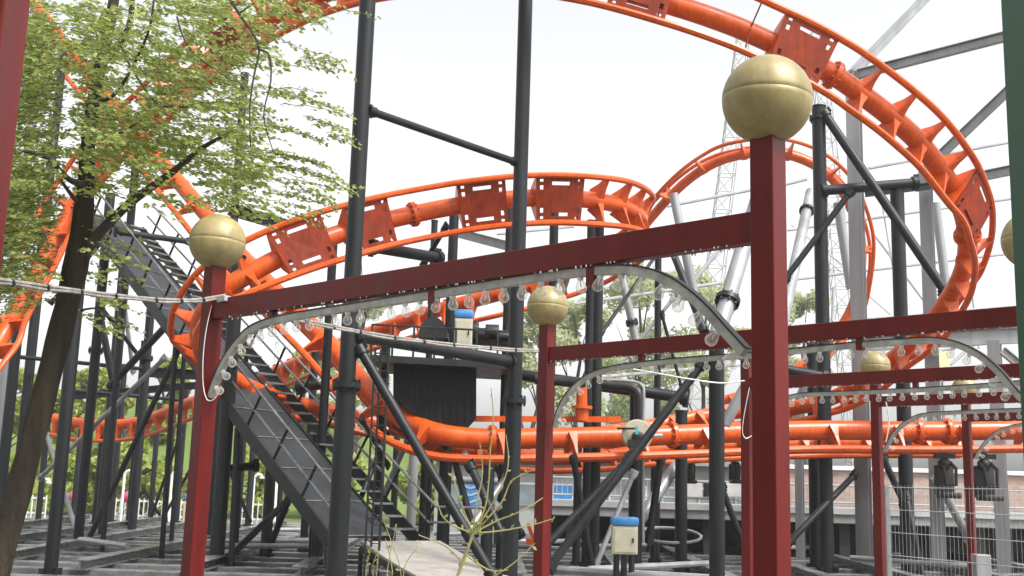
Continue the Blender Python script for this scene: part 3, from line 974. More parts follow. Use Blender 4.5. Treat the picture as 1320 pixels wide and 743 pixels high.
for (lb, x0, x1) in (('left pale lattice tower far away behind the nearest gold ball', 958, 928), ('right pale lattice tower far away behind the flanged column', 1052, 1078)):
    lattice(lb, x0, 45, x1, 300, 75, .75, PALE, 26, .032, zbase=0)
lattice('short white lattice mast behind the stair handrail', 358, 424, 356, 480, 40, .16, WHITE, 14, .018, zbase=0)


# ladder beside the shed
def ladder():
    Y = 16.8
    a = P(469, 742, Y); z1 = P(470, 448, Y).z
    b = P(487, 742, Y)
    t = thing('lattice_ladder', 'narrow dark lattice ladder standing right of the thickest column', 'ladder', V((a.x, a.y, 0)))
    for (x, y) in ((a.x, a.y), (b.x, b.y), (a.x + .06, a.y + .22), (b.x - .02, b.y + .22)):
        MB().tube([V((x, y, 0)), V((x, y, z1))], .017, 6).build('stile', BLACK, t)
    k = int(z1 / .27)
    for i in range(1, k + 1):
        m = MB()
        m.tube([V((a.x, a.y, i * .27)), V((b.x, b.y, i * .27))], .011, 6)
        m.tube([V((a.x + .06, a.y + .22, i * .27 - .1)), V((b.x - .02, b.y + .22, i * .27 - .1))], .008, 5)
        m.tube([V((a.x, a.y, i * .27)), V((a.x + .06, a.y + .22, i * .27 - .1))], .008, 5)
        m.build('rung', BLACK, t)


ladder()


# ------------------------------------------------------------------ stairs beside the lift
def stairs():
    bl = P(428, 692, 17.3)
    br = P(540, 690, 18.6); br.z = bl.z
    tl = P(108, 271, 24.2)
    tr = P(186, 271, 25.8); tr.z = tl.z

    def S(t, w):
        return lerp(lerp(bl, br, w), lerp(tl, tr, w), t)
    root = thing('lift_stairs', 'long dark grey stairs with solid side deck and handrails climbing to the upper left', 'stairs', V((bl.x, bl.y, 0)))
    along = (tl - bl).normalized()
    side = (br - bl).normalized()
    nrm = side.cross(along).normalized()
    if nrm.z < 0: nrm = -nrm
    B = .66
    # deck panels
    m = MB()
    NP = 13
    for k in range(NP):
        p0, p1 = k / NP, (k + 1) / NP
        a = S(p0, 0); b = S(p1 - .0012, 0); c = S(p1 - .0012, B); d = S(p0, B)
        i = len(m.v)
        m.v += [a, d, c, b, a - nrm * .03, d - nrm * .03, c - nrm * .03, b - nrm * .03]
        m.f += [(i, i + 1, i + 2, i + 3), (i + 7, i + 6, i + 5, i + 4), (i, i + 4, i + 5, i + 1), (i + 1, i + 5, i + 6, i + 2), (i + 2, i + 6, i + 7, i + 3), (i + 3, i + 7, i + 4, i)]
    m.build('side_deck', STAIR, root, smooth=False)
    for k in range(NP):
        a = S(k / NP, 0.01) + nrm * .008; b = S(k / NP, B - .01) + nrm * .008
        MB().bar(a, b, .022, .012, nrm).build('deck_batten', FRAMEGREY, root, smooth=False)
    # stringers
    for w in (-.01, B + .02, 1.0):
        MB().bar(S(0, w) - nrm * .09, S(1, w) - nrm * .09, .03, .22, nrm).build('stringer', DARK, root, smooth=False)
    # treads
    L = (tl - bl).length
    nt = int((tl.z - bl.z) / .19)
    for k in range(nt):
        t = (k + .5) / nt
        a = S(t, B + .04); b = S(t, .985)
        h = V((along.x, along.y, 0)).normalized()
        MB().frame_box((a + b) / 2, (b - a) / 2, h * .11, V((0, 0, .016))).build('tread', FRAMEGREY, root, smooth=False)
    # handrails
    for (w, H, tt0) in ((0.0, .60, -.005), (1.0, .60, -.005)):
        for hh in (H, H * .5):
            r = [S(tt0, w) + nrm * hh, S(1, w) + nrm * hh]
            if w == 1.0:
                e = r[0] + V((.95, .1, 0))
                r = [e, lerp(e, r[0], .85) + V((0, 0, .0)), r[0]] + [r[1]]
            MB().tube(r, .021, 8).build('handrail', FRAMEGREY, root)
        k = 0
        while k * 1.02 < L:
            a = S(k * 1.02 / L, w)
            MB().bar(a - nrm * .04, a + nrm * H, .045, .018, along).build('post', DARK, root, smooth=False)
            k += 1
    for hh in (0,):
        e = S(-.005, 1.0) + nrm * .6 + V((.95, .1, 0))
        MB().tube([e, V((e.x, e.y, bl.z - .1))], .021, 8).build('post', DARK, root)
    # legs carrying it
    for t in (.0, .28, .52, .76):
        for w in (.0, 1.0):
            p = S(t, w)
            MB().tube([V((p.x, p.y, 0)), p - nrm * .2], .05, 8).build('leg', DARK, root)
    return S, root


S, stair_root = stairs()

# ramp at the foot of the stairs
def ramp():
    z1, z2 = .72, .36
    a = P(466, 694, 17.4); a.z = z1
    b = P(568, 692, 18.3); b.z = z1
    c = P(662, 738, 15.9); c.z = z2
    d = P(562, 752, 14.4); d.z = z2
    t = thing('ramp', 'pale worn sheet ramp leading down from the foot of the stairs', 'ramp', V((a.x, a.y, 0)))
    m = MB()
    dn = V((0, 0, -.05))
    N = 10
    for k in range(N + 1):
        f = k / N
        sag = V((0, 0, -.03 * math.sin(f * 3.14)))
        for (p, q) in ((a, d), (b, c)):
            m.v.append(lerp(p, q, f) + sag)
        for (p, q) in ((a, d), (b, c)):
            m.v.append(lerp(p, q, f) + sag + dn)
    for k in range(N):
        i = k * 4
        m.f += [(i, i + 1, i + 5, i + 4), (i + 2, i + 6, i + 7, i + 3), (i, i + 4, i + 6, i + 2), (i + 1, i + 3, i + 7, i + 5)]
    m.f += [(0, 2, 3, 1), (N * 4, N * 4 + 1, N * 4 + 3, N * 4 + 2)]
    m.build('sheet', RAMP, t, smooth=False)
    for (p, q) in ((a, d), (b, c)):
        e = MB().bar(p + dn * 2.2, q + dn * 2.2, .05, .09)
        e.build('bearer', DARK, t, smooth=False)
    for p in (a, b, c, d, lerp(a, d, .5), lerp(b, c, .5)):
        MB().tube([V((p.x, p.y, 0)), p + dn * 2], .035, 8).build('leg', DARK, t)


ramp()
pv = MB()
a = P(560, 752, 14.2)
pv.frame_box(V((2.2, 15.4, .09)), V((2.4, 0, 0)), V((0, 1.0, 0)), V((0, 0, .09)))
tag(pv.build('path', RAMP, smooth=False), kind='structure')

# ------------------------------------------------------------------ steel base frame on the ground
def base_frame():
    t = thing('base_frame', 'flat grid of weathered grey steel beams lying on the ground under the coaster', 'frame', V((-6, 18, 0)))
    rnd = random.Random(3)
    z = .085
    for k in range(16):
        Y = 16.6 + k * 1.3 + rnd.uniform(-.2, .2)
        x0, x1 = (-13 - k * .2, 12.5)
        off = rnd.uniform(-.4, .4)
        MB().bar(V((x0, Y + off, z)), V((x1, Y - off, z)), .32, .15).build('beam', FRAMEGREY, t, smooth=False, bevel=.012)
    for k in range(15):
        x = -12 + k * 1.75
        z2 = z + .155
        MB().ibeam(V((x * .95, 17.5, z2)), V((x * 1.12 + rnd.uniform(-.5, .5), 37.5, z2)), .24, .15).build('beam', FRAMEGREY, t, smooth=False)
    for k in range(16):
        x = rnd.uniform(-11, 9)
        y = rnd.uniform(17, 33)
        a = rnd.choice((.5, -.5, .8, -.9)) + rnd.uniform(-.1, .1)
        L = rnd.uniform(2, 3.4)
        MB().tube([V((x, y, z + .28 + .003 * k)), V((x + L * math.cos(a), y + L * math.sin(a), z + .28 + .003 * k))], .05, 8).build('diagonal', GALV, t)


base_frame()


# ------------------------------------------------------------------ black shed and its platform
def shed():
    Yf = 19.6
    pts = [(507, 466), (614, 471), (614, 540), (598, 558), (560, 549), (525, 529), (507, 508)]
    q = [P(x, y, Yf) for x, y in pts]
    t = thing('track_shed', 'black boarded box hanging over the curve of the orange track under a railed platform', 'shed', q[0])
    m = MB()
    n = len(q)
    i = 0
    m.v += q + [v + V((-.12, 1.2, 0)) for v in q]
    m.f.append(tuple(range(n)))
    m.f.append(tuple(reversed(range(n, 2 * n))))
    for j in range(n):
        m.f.append((j, n + j, n + (j + 1) % n, (j + 1) % n))
    m.build('body', BLACKWOOD, t, smooth=False)
    b = MB()
    for k in range(12):
        x = 509 + k * 9.2
        lo = 506 + max(0, (x - 507)) * .62 if x < 590 else 553 - max(0, x - 598) * 1.0
        p0 = P(x, 470, Yf - .015); p1 = P(x, min(lo, 552), Yf - .015)
        b.bar(p0, p1, .02, .02)
    b.build('batten', BLACKWOOD, t, smooth=False)
    # platform deck
    d0 = P(478, 460, Yf - .3); d1 = P(668, 470, Yf - .3)
    dm = MB()
    dm.frame_box((d0 + d1) / 2 + V((0, 1.0, -.03)), (d1 - d0) / 2, V((.0, 1.05, 0)), V((0, 0, .06)))
    dm.build('platform', BLACK, t, smooth=False)
    for hh in (.28, .56):
        MB().tube([d0 + V((0, 0, hh)), d1 + V((0, 0, hh))], .018, 6).build('railing', BLACK, t)
    for k in range(8):
        p = lerp(d0, d1, k / 7)
        MB().bar(p, p + V((0, 0, .57)), .035, .035).build('railing_post', BLACK, t, smooth=False)
    # black half-round housing
    c = P(560, 440, Yf + .3)
    m = MB()
    N = 14
    for s in (-.45, .45):
        for k in range(N + 1):
            a = math.pi * k / N
            m.v.append(c + V((-.26 * math.cos(a), s, .37 * math.sin(a))))
    m.f.append(tuple(range(N + 1)))
    m.f.append(tuple(reversed(range(N + 1, 2 * N + 2))))
    for k in range(N):
        m.f.append((k, N + 1 + k, N + 2 + k, k + 1))
    m.f.append((N, 2 * N + 1, N + 1, 0))
    m.build('motor_hood', BLACK, t)
    # machinery row
    m = MB()
    for (x, w, h) in ((620, .14, .30), (634, .12, .36), (647, .12, .24), (612, .06, .42)):
        p = P(x, 446, Yf + .3)
        m.frame_box(p + V((0, 0, h / 2)), V((w, 0, 0)), V((0, .18, 0)), V((0, 0, h / 2)))
        m.tube([p + V((-w, -.2, h * .6)), p + V((w, -.2, h * .6))], h * .3, 10)
    m.build('machinery', BLACK, t, bevel=.01)


shed()


def cabinet(label, x0, x1, y0, y1, Y, legs=True):
    a = P(x0, y1, Y); b = P(x1, y1, Y)
    w = (b - a).length
    h = (P((x0 + x1) / 2, y0, Y) - P((x0 + x1) / 2, y1, Y)).length
    c = (a + b) / 2
    t = thing('switch_cabinet', label, 'cabinet', V((c.x, c.y, 0 if legs else c.z)), 'beige cabinets with blue lids')
    MB().frame_box(c + V((0, w * .3, h * .38)), V((w / 2, 0, 0)), V((0, w * .3, 0)), V((0, 0, h * .38))).build('body', BEIGE, t, smooth=False, bevel=.012)
    MB().frame_box(c + V((0, w * .3, h * .885)), V((w * .54, 0, 0)), V((0, w * .36, 0)), V((0, 0, h * .12))).build('lid', BLUE, t, smooth=True, bevel=h * .07)
    MB().frame_box(c + V((0, -.006, h * .38)), V((w * .42, 0, 0)), V((0, .008, 0)), V((0, 0, h * .32))).build('door', BEIGE, t, smooth=False, bevel=.003)
    MB().frame_box(c + V((w * .3, -.02, h * .38)), V((w * .03, 0, 0)), V((0, .01, 0)), V((0, 0, h * .06))).build('handle', BLACK, t, smooth=False)
    if legs:
        m = MB()
        for s in (-.3, 0, .3):
            m.tube([V((c.x + w * s, c.y + w * .3, 0)), c + V((w * s, w * .3, 0))], w * .12, 8)
        m.build('cable_leg', BLACK, t)


cabinet('beige cabinet with bright blue lid beside the dark column right of the second red post', 789, 822, 667, 715, 16.4)
cabinet('small beige cabinet with blue lid standing on the shed platform', 585, 608, 399, 448, 19.5, False)
cabinet('distant beige cabinet with blue lid at the fence left of the front red post', 234, 246, 637, 676, 36)


# cream brake wheel with motor and the bent pipe above
def wheel():
    c = P(821, 561, 19.45)
    t = thing('drive_wheel', 'cream drive wheel with black motor on the level orange track', 'wheel', c)
    ax = V((.15, -1, 0)).normalized()
    MB().lathe([(.05, -.05), (.25, -.05), (.265, -.035), (.265, .035), (.25, .05), (.05, .05)], c, ax, 28).build('disc', mat('cream_rubber', (.42, .38, .28), .6), t)
    m = MB()
    m.lathe([(.06, .05), (.09, .05), (.09, .2), (.05, .22)], c + V((-.02, 0, -.03)), ax, 14)
    m.frame_box(c + V((-.03, -.16, -.16)), V((.13, 0, 0)), V((0, .09, 0)), V((0, 0, .07)))
    m.build('motor', BLACK, t)
    MB().tube([c + V((-.35, -.05, .1)), c + V((-.05, -.16, .1))], .018, 8).build('pull_rod', BLACK, t)
    MB().tube([c + V((.1, -.15, -.02)), c + V((.42, -.15, -.0))], .03, 8).build('cylinder', PALE, t)
    MB().frame_box(c + V((-.03, -.24, .07)), V((.025, 0, 0)), V((0, .015, 0)), V((0, 0, .07))).build('label_plate', mat('teal_label', (.05, .38, .36), .5), t, smooth=False)


wheel()


def gantry():
    pts = [P(690, 489, 21), P(760, 495, 20.9), P(806, 499, 20.8), P(818, 503, 20.75), P(823, 513, 20.7), P(823, 556, 20.7)]
    t = thing('bent_support_arm', 'black pipe bent down at its right end above the cream drive wheel', 'support arm', pts[-1])
    MB().tube(crom(pts, 5), .09, 12).build('pipe', BLACK, t)
    q = [p + V((.03, -.09, .06)) for p in pts]
    q = [P(768, 489, 20.65), P(815, 492, 20.6), P(827, 497, 20.55), P(830, 508, 20.5), P(829, 560, 20.5), P(829, 700, 20.5)]
    MB().tube(crom(q, 5), .028, 8).build('conduit', GALV, t)
    for (x, y, w) in ((750, 531, .16),):
        c = P(x, y, 19.85)
        m = MB()
        m.tube([c + V((0, 0, -.16)), c + V((0, 0, .06))], w * .75, 14)
        m.tube([c + V((0, 0, .05)), c + V((0, 0, .10))], w * 1.15, 14)
        m.tube([c + V((0, 0, .10)), P(x, 500, 19.85)], w * .6, 12)
        m.build('hanger_socket', ORANGE, t)
    a, b = P(592, 540, 19.9), P(800, 541, 20.1)
    MB().bar(a, b, .1, .1).build('upper_bar', ORANGE, t, smooth=False)


gantry()


# train cars hanging below the level track
def car_parts(root, o):
    m = MB()
    for s in (0,):
        c = o + V((s, 0, 0))
        m.frame_box(c + V((0, .16, -.05)), V((.19, 0, 0)), V((0, .05, 0)), V((0, 0, .30)))
        m.frame_box(c + V((0, -.06, -.34)), V((.19, 0, 0)), V((0, .2, 0)), V((0, 0, .06)))
        m.ball(c + V((0, .12, .27)), .13, 10, 6)
    m.build('seat', BLACK, root, smooth=True, bevel=.04)
    m = MB()
    for s in (0,):
        c = o + V((s, -.05, .06))
        m.tube([c + V((-.11, .15, .24)), c + V((-.12, -.1, .12)), c + V((-.1, -.13, -.2)), c + V((.1, -.13, -.2)), c + V((.12, -.1, .12)), c + V((.11, .15, .24))], .035, 8)
    m.build('restraint', BLACK, root)
    m = MB()
    m.bar(o + V((-.2, .1, .42)), o + V((.2, .1, .42)), .12, .09)
    m.tube([o + V((0, .1, .4)), o + V((0, .1, .62))], .06, 8)
    m.build('hanger', BLACK, root)


for (x, y, Y, k, lb) in ((890, 608, 23.5, .62, 'small black hanging train seats just left of the leaning tubes column, over the white panel'), (948, 608, 23.5, .62, 'small black hanging train seats in front of the station, beside the nearest red post'),
                         (1221, 616, 21.2, .95, 'black hanging train seats beside the second grey column'), (1273, 618, 21.2, 1.0, 'black hanging train seats at the right near the rearmost post')):
    o = P(x, y, Y)
    r_ = thing('train_car', lb, 'train car', o, 'hanging train cars')
    car_parts(r_, o)
    r_.scale = (k, k, k)

# ------------------------------------------------------------------ red posts, beams and light arches
S_ = .13
RP = {}


def gpos(px, py, Y):
    p = P(px, py, Y)
    return V((p.x, p.y, 0))


RP['N'] = gpos(992, 420, 5.4)
RP['L'] = gpos(266, 500, 8.9)
RP['T'] = gpos(702, 560, 12.1)
RP['R'] = gpos(1336, 420, 8.5)
RP['M'] = gpos(964, 600, 14.8)
RP['D'] = gpos(1132, 620, 17.0)
RP['E'] = gpos(1249, 620, 19.7)
dirv = (RP['N'] - RP['L']).normalized()
nrmv = V((-dirv.y, dirv.x, 0))


def red_post(key, label, pxb, pyb, Y):
    p = RP[key]
    zc = P(pxb, pyb, Y).z
    r = .225
    t = thing('ball_post', label, 'post', p, 'red posts with gold balls')
    MB().frame_box(p + V((0, 0, (zc - r * .93) / 2)), dirv * (S_ / 2), nrmv * (S_ / 2), V((0, 0, (zc - r * .93) / 2))).build('shaft', RED, t, smooth=False, bevel=.006)
    b = MB()
    prof = [(r * math.sin(math.pi * k / 28), -r * math.cos(math.pi * k / 28)) for k in range(29)]
    prof[14:15] = [(r, -.0006), (r - .0005, 0), (r, .0006)]
    b.lathe(prof, V((p.x, p.y, zc)), V((.05, 0, 1)).normalized(), 48)
    o = b.build('ball', GOLD, t)
    o.modifiers.clear()
    f = MB()
    f.frame_box(p + V((0, 0, .012)), dirv * .14, nrmv * .14, V((0, 0, .01)))
    f.build('foot_plate', RED, t, smooth=False)
    return t


red_post('N', 'nearest and tallest red post with the largest gold ball', 989, 129, 5.4)
red_post('L', 'red post with gold ball at the left where the long cable is tied', 275, 312, 8.9)
red_post('T', 'red post with gold ball in the middle, right of the black shed', 703, 395, 12.1)
red_post('R', 'red post with gold ball cut off by the green post at the right edge', 1331, 310, 8.5)
red_post('M', 'red post hiding half behind the left side of the nearest red post', 966, 445, 14.8)
red_post('D', 'red post with gold ball standing left at the mesh fence', 1131, 472, 17.0)
red_post('E', 'rearmost red post with gold ball at the right, behind the mesh fence', 1249, 502, 19.7)


def red_beam(label, A, B, za, zb, hangers=()):
    d = (B - A); d.z = 0; d.normalize()
    p = V((A.x, A.y, za)) + d * (S_ * .4)
    q = V((B.x, B.y, zb)) - d * (S_ * .4)
    t = thing('red_beam', label, 'beam', p, 'red beams between the posts')
    MB().bar(p, q, .085, .155).build('bar', RED, t, smooth=False, bevel=.005)
    # hanging raindrops
    m = MB()
    rnd = random.Random(int(abs(p.x) * 100))
    L = (q - p).length
    n = int(L * 26)
    side = V((-d.y, d.x, 0))
    for k in range(n):
        f = rnd.random()
        e = lerp(p, q, f) + V((0, 0, -.080)) + side * rnd.choice((-.04, .04))
        r = rnd.uniform(.003, .0065)
        m.ball(e, r, 6, 4, 1.5)
    o = m.build('raindrops', DROP, t)
    o['kind'] = 'stuff'
    for f, hgt in hangers:
        c = lerp(p, q, f)
        MB().frame_box(c + V((0, 0, -.08 - hgt / 2)), d * .028, side * .028, V((0, 0, hgt / 2 + .01))).build('hanger', RED, t, smooth=False)
    return t


E0 = 1.6
dB = (RP['R'] - RP['T'])
span = dB.length
b1 = red_beam('long sloping red beam from the left ball post to the nearest post', RP['L'], RP['N'], E0 + 1.315, E0 + 1.30, ((.16, .03), (.52, .09), (.785, .10)))
red_beam('red beam from the middle ball post to the right edge', RP['T'], RP['R'], E0 + 1.41, E0 + 1.41, ((.25, .05), (.72, .09)))
far3 = RP['M'] + dB * 1.0
far4 = RP['D'] + dB * 1.0
far5 = RP['E'] + dB * 1.0
red_beam('red beam running right from the half hidden post, third from the front', RP['M'], far3, E0 + 1.42, E0 + 1.42, ((.45, .05),))
red_beam('red beam running right from the post at the mesh fence', RP['D'], far4, E0 + 1.42, E0 + 1.42, ((.45, .06),))
red_beam('red beam running right from the rearmost post', RP['E'], far5, E0 + 1.42, E0 + 1.42, ((.45, .06),))

# bulb prototype meshes
BULB = None
CAPM = None


def light_arch(label, A, B, pix, spacing, extra=None):
    global BULB, CAPM
    q = [on_plane(x, y, A, B) for x, y in pix]
    if extra:
        q += extra
    pts = crom(q, 8)
    n = len(pts)
    d = (B - A); d.z = 0; d.normalize()
    side = V((-d.y, d.x, 0))
    t = thing('light_arch', label, 'light strip', q[0], 'bulb strips under the red beams')
    T = [(pts[min(i + 1, n - 1)] - pts[max(i - 1, 0)]).normalized() for i in range(n)]
    NR = [side.cross(T[i]).normalized() for i in range(n)]
    for i in range(n):
        ref = V((0, 0, -1)) if abs(NR[i].z) > .15 else (lerp(q[0], q[-1], .5) - pts[i])
        if NR[i].dot(ref) < 0: NR[i] = -NR[i]

    def strip(name, m_, off, th, wd):
        m = MB()
        for i in range(n):
            c = pts[i] + NR[i] * off
            for (a, b) in ((-1, -1), (1, -1), (1, 1), (-1, 1)):
                m.v.append(c + side * (a * wd / 2) + NR[i] * (b * th / 2))
        for i in range(n - 1):
            for j in range(4):
                m.f.append((i * 4 + j, i * 4 + (j + 1) % 4, i * 4 + 4 + (j + 1) % 4, i * 4 + 4 + j))
        m.f.append((0, 1, 2, 3)); m.f.append(tuple((n - 1) * 4 + j for j in (3, 2, 1, 0)))
        return m.build(name, m_, t, smooth=False)
    strip('channel', STRIP, .0, .046, .046)
    strip('edge_trim', BLACK, -.0285, .010, .056)
    acc = 0.0
    nxt = spacing * .6
    for i in range(1, n):
        seg = (pts[i] - pts[i - 1]).length
        while acc + seg >= nxt:
            f = (nxt - acc) / seg
            c = lerp(pts[i - 1], pts[i], f) + lerp(NR[i - 1], NR[i], f).normalized() * .023
            ax = lerp(NR[i - 1], NR[i], f).normalized()
            rot = ax.to_track_quat('Z', 'Y').to_euler()
            if BULB is None:
                b = MB()
                b.lathe([(.013, .012), (.017, .020), (.024, .034), (.031, .052), (.033, .064), (.030, .077), (.021, .088), (.008, .094), (.001, .095)], V((0, 0, 0)), V((0, 0, 1)), 14)
                BULB = b.build('bulb', GLASS, None)
                c_ = MB()
                c_.lathe([(.019, .0), (.019, .014), (.015, .02)], V((0, 0, 0)), V((0, 0, 1)), 10)
                c_.tube([V((0, 0, .02)), V((.004, 0, .045)), V((-.003, 0, .06))], .0035, 5)
                CAPM = c_.build('socket', WHITE, None)
                bo, co = BULB, CAPM
                bo.parent = t
                co.parent = bo
            else:
                bo = piece(BULB, t)
                co = piece(CAPM, bo, V((0, 0, 0)))
            bo.location = c - t.location
            jr = random.Random(int(c.x * 977) + int(c.z * 613))
            rot.x += jr.gauss(0, .10)
            rot.y += jr.gauss(0, .10)
            bo.rotation_euler = rot
            nxt += spacing
        acc += seg
    return t


arch1 = [(272, 512), (279, 492), (290, 468), (304, 447), (322, 428), (345, 417), (380, 409), (430, 401), (520, 387), (600, 374), (700, 358), (760, 351), (800, 349), (830, 352), (858, 361), (885, 378), (912, 402), (938, 431), (960, 455)]
light_arch('bulb strip arching below the long sloping red beam at the front', RP['L'], RP['N'], arch1, .15)
arch2 = [(716, 552), (722, 530), (733, 510), (748, 494), (768, 482), (800, 474), (850, 468), (910, 463), (966, 459), (1019, 454), (1100, 446), (1170, 441), (1205, 440), (1235, 446), (1262, 459), (1285, 478), (1303, 499), (1318, 516)]
light_arch('bulb strip arching below the second red beam, behind the nearest post', RP['T'], RP['R'], arch2, .15)
arch3 = [(978, 560), (984, 543), (994, 528), (1006, 518), (1022, 512), (1045, 509), (1100, 507), (1190, 503), (1270, 498), (1340, 493), (1400, 497)]
light_arch('bulb strip below the third red beam, right of the nearest post', RP['M'], far3, arch3, .15)
arch4 = [(1141, 582), (1146, 572), (1154, 559), (1165, 548), (1180, 539), (1196, 535), (1242, 532), (1320, 529), (1380, 526)]
light_arch('bulb strip below the red beam of the post at the mesh fence', RP['D'], far4, arch4, .15)
arch5 = [(1258, 592), (1263, 582), (1272, 570), (1284, 559), (1300, 552), (1320, 548), (1380, 545)]
light_arch('short rearmost bulb strip at the right edge', RP['E'], far5, arch5, .15)


# ------------------------------------------------------------------ cables
def cable(label, pts, r, m=None, wraps=0, twin=True, cat='cable'):
    q = crom([P(*p) for p in pts], 8)
    t = thing('cable', label, cat, q[0], 'cables strung between the posts')
    m = m or CABLE
    if twin:
        k = 0
        MB().tube([p + V((0, 0, r * .9)) for p in q], r, 7).build('wire', m, t)
        MB().tube([p + V((0, -.005, -r * .9)) + V((0, 0, .35 * r * math.sin(i * .7))) for i, p in enumerate(q)], r, 7).build('wire', m, t)
    else:
        MB().tube(q, r, 7).build('wire', m, t)
    if wraps:
        for k in range(1, wraps):
            w = MB()
            i = int(k * (len(q) - 1) / wraps)
            u = (q[i + 1] - q[i]).normalized()
            w.tube([q[i] - u * r, q[i] + u * r], r * 2.05, 8)
            w.build('tie', BLACK, t)
    return t


cable('twin cable strung from the left edge to the front ball post', [(-60, 354, 5.2), (0, 363, 5.9), (60, 371, 6.6), (130, 380, 7.4), (200, 387, 8.1), (250, 388, 8.55), (290, 382, 8.8)], .0105, wraps=9)
cable('twin cable strung from the front post to the middle post below the bulbs', [(292, 386, 8.85), (350, 405, 9.3), (421, 420, 9.8), (490, 433, 10.4), (565, 443, 11), (640, 450, 11.6), (694, 453, 12)], .0115, wraps=11)
cable('thin pale wire sagging from the bulb strip to the nearest post', [(815, 476, 11.8), (850, 482, 11.8), (890, 489, 11.8), (930, 494, 12), (960, 491, 12)], .008, m=WHITE, twin=False)
cable('loose white cord hanging down the front ball post', [(273, 394, 8.78), (266, 425, 8.75), (262, 460, 8.75), (262, 495, 8.75), (267, 515, 8.72), (277, 514, 8.7), (285, 498, 8.7)], .0025, m=WHITE, twin=True)
cable('loose white cord hanging at the half hidden red post', [(966, 500, 14.6), (960, 530, 14.6), (957, 555, 14.6), (961, 565, 14.6), (969, 562, 14.6)], .004, m=WHITE, twin=True)
cable('loose cord hanging at the post by the mesh fence', [(1142, 518, 16.8), (1146, 545, 16.8), (1142, 570, 16.8)], .009, m=WHITE, twin=False)
jb = P(290, 386, 8.72)
o = MB().frame_box(jb, dirv * .055, nrmv * .04, V((0, 0, .022))).build('junction_box', PALE, smooth=False, bevel=.004, loc=jb)
tag(o, 'small pale junction box on the front ball post where two cables meet', 'junction box')

# ------------------------------------------------------------------ edge posts
p = P(-26, 140, 3.4)
t = thing('red_pillar', 'thick dark red pillar cutting the upper left corner', 'pillar', V((p.x - .0, p.y, 0)))
base = V((p.x, p.y, 0))
ztop = 5.2
hw = (P(8, 140, 3.4).x - p.x)
MB().frame_box(base + V((0, 0, ztop / 2)), V((hw, 0, 0)), V((0, .09, 0)), V((0, 0, ztop / 2))).build('shaft', RED, t, smooth=False, bevel=.008)
MB().frame_box(base + V((hw * .2, -.094, ztop / 2)), V((hw * .32, 0, 0)), V((0, .008, 0)), V((0, 0, ztop / 2 - .3))).build('panel', RED, t, smooth=False, bevel=.004)
p0 = P(1314, 170, 3.0)
gb = V((p0.x + .11, p0.y, 0))
t = thing('green_pillar', 'dark green pillar at the right edge', 'pillar', gb)
MB().frame_box(gb + V((0, 0, 2.2)), V((.11, 0, 0)), V((0, .08, 0)), V((0, 0, 2.2))).build('shaft', GREEN, t, smooth=False, bevel=.008)
MB().frame_box(gb + V((0, 0, .12)), V((.13, 0, 0)), V((0, .1, 0)), V((0, 0, .12))).build('plinth', GREEN, t, smooth=False, bevel=.006)

# ------------------------------------------------------------------ mesh fence at the right
def mesh_fence():
    A = P(1143, 632, 13.5); B = P(1345, 628, 11.4)
    zt = 1.72
    A.z = B.z = 0
    t = thing('mesh_fence', 'pale wire mesh fence panel at the lower right between the rear red posts', 'fence', A)
    m = MB()
    h = [zt, zt - .26, zt - .52, zt - .78, zt - 1.04, zt - 1.3, .12]
    for z in h:
        for dz in (0,):
            m.tube([A + V((0, -.006, z + dz)), B + V((0, -.006, z + dz))], .005, 5)
    m.build('cross_wire', PALE, t)
    m = MB()
    L = (B - A).length
    n = int(L / .06)
    for k in range(n + 1):
        c = lerp(A, B, k / n)
        m.tube([c + V((0, 0, .08)), c + V((0, 0, zt + .03))], .0017, 4, caps=False)
    m.build('upright_wire', PALE, t)
    for c in (A, B):
        MB().bar(c, c + V((0, 0, zt + .03)), .05, .05).build('fence_post', GALV, t, smooth=False)


mesh_fence()


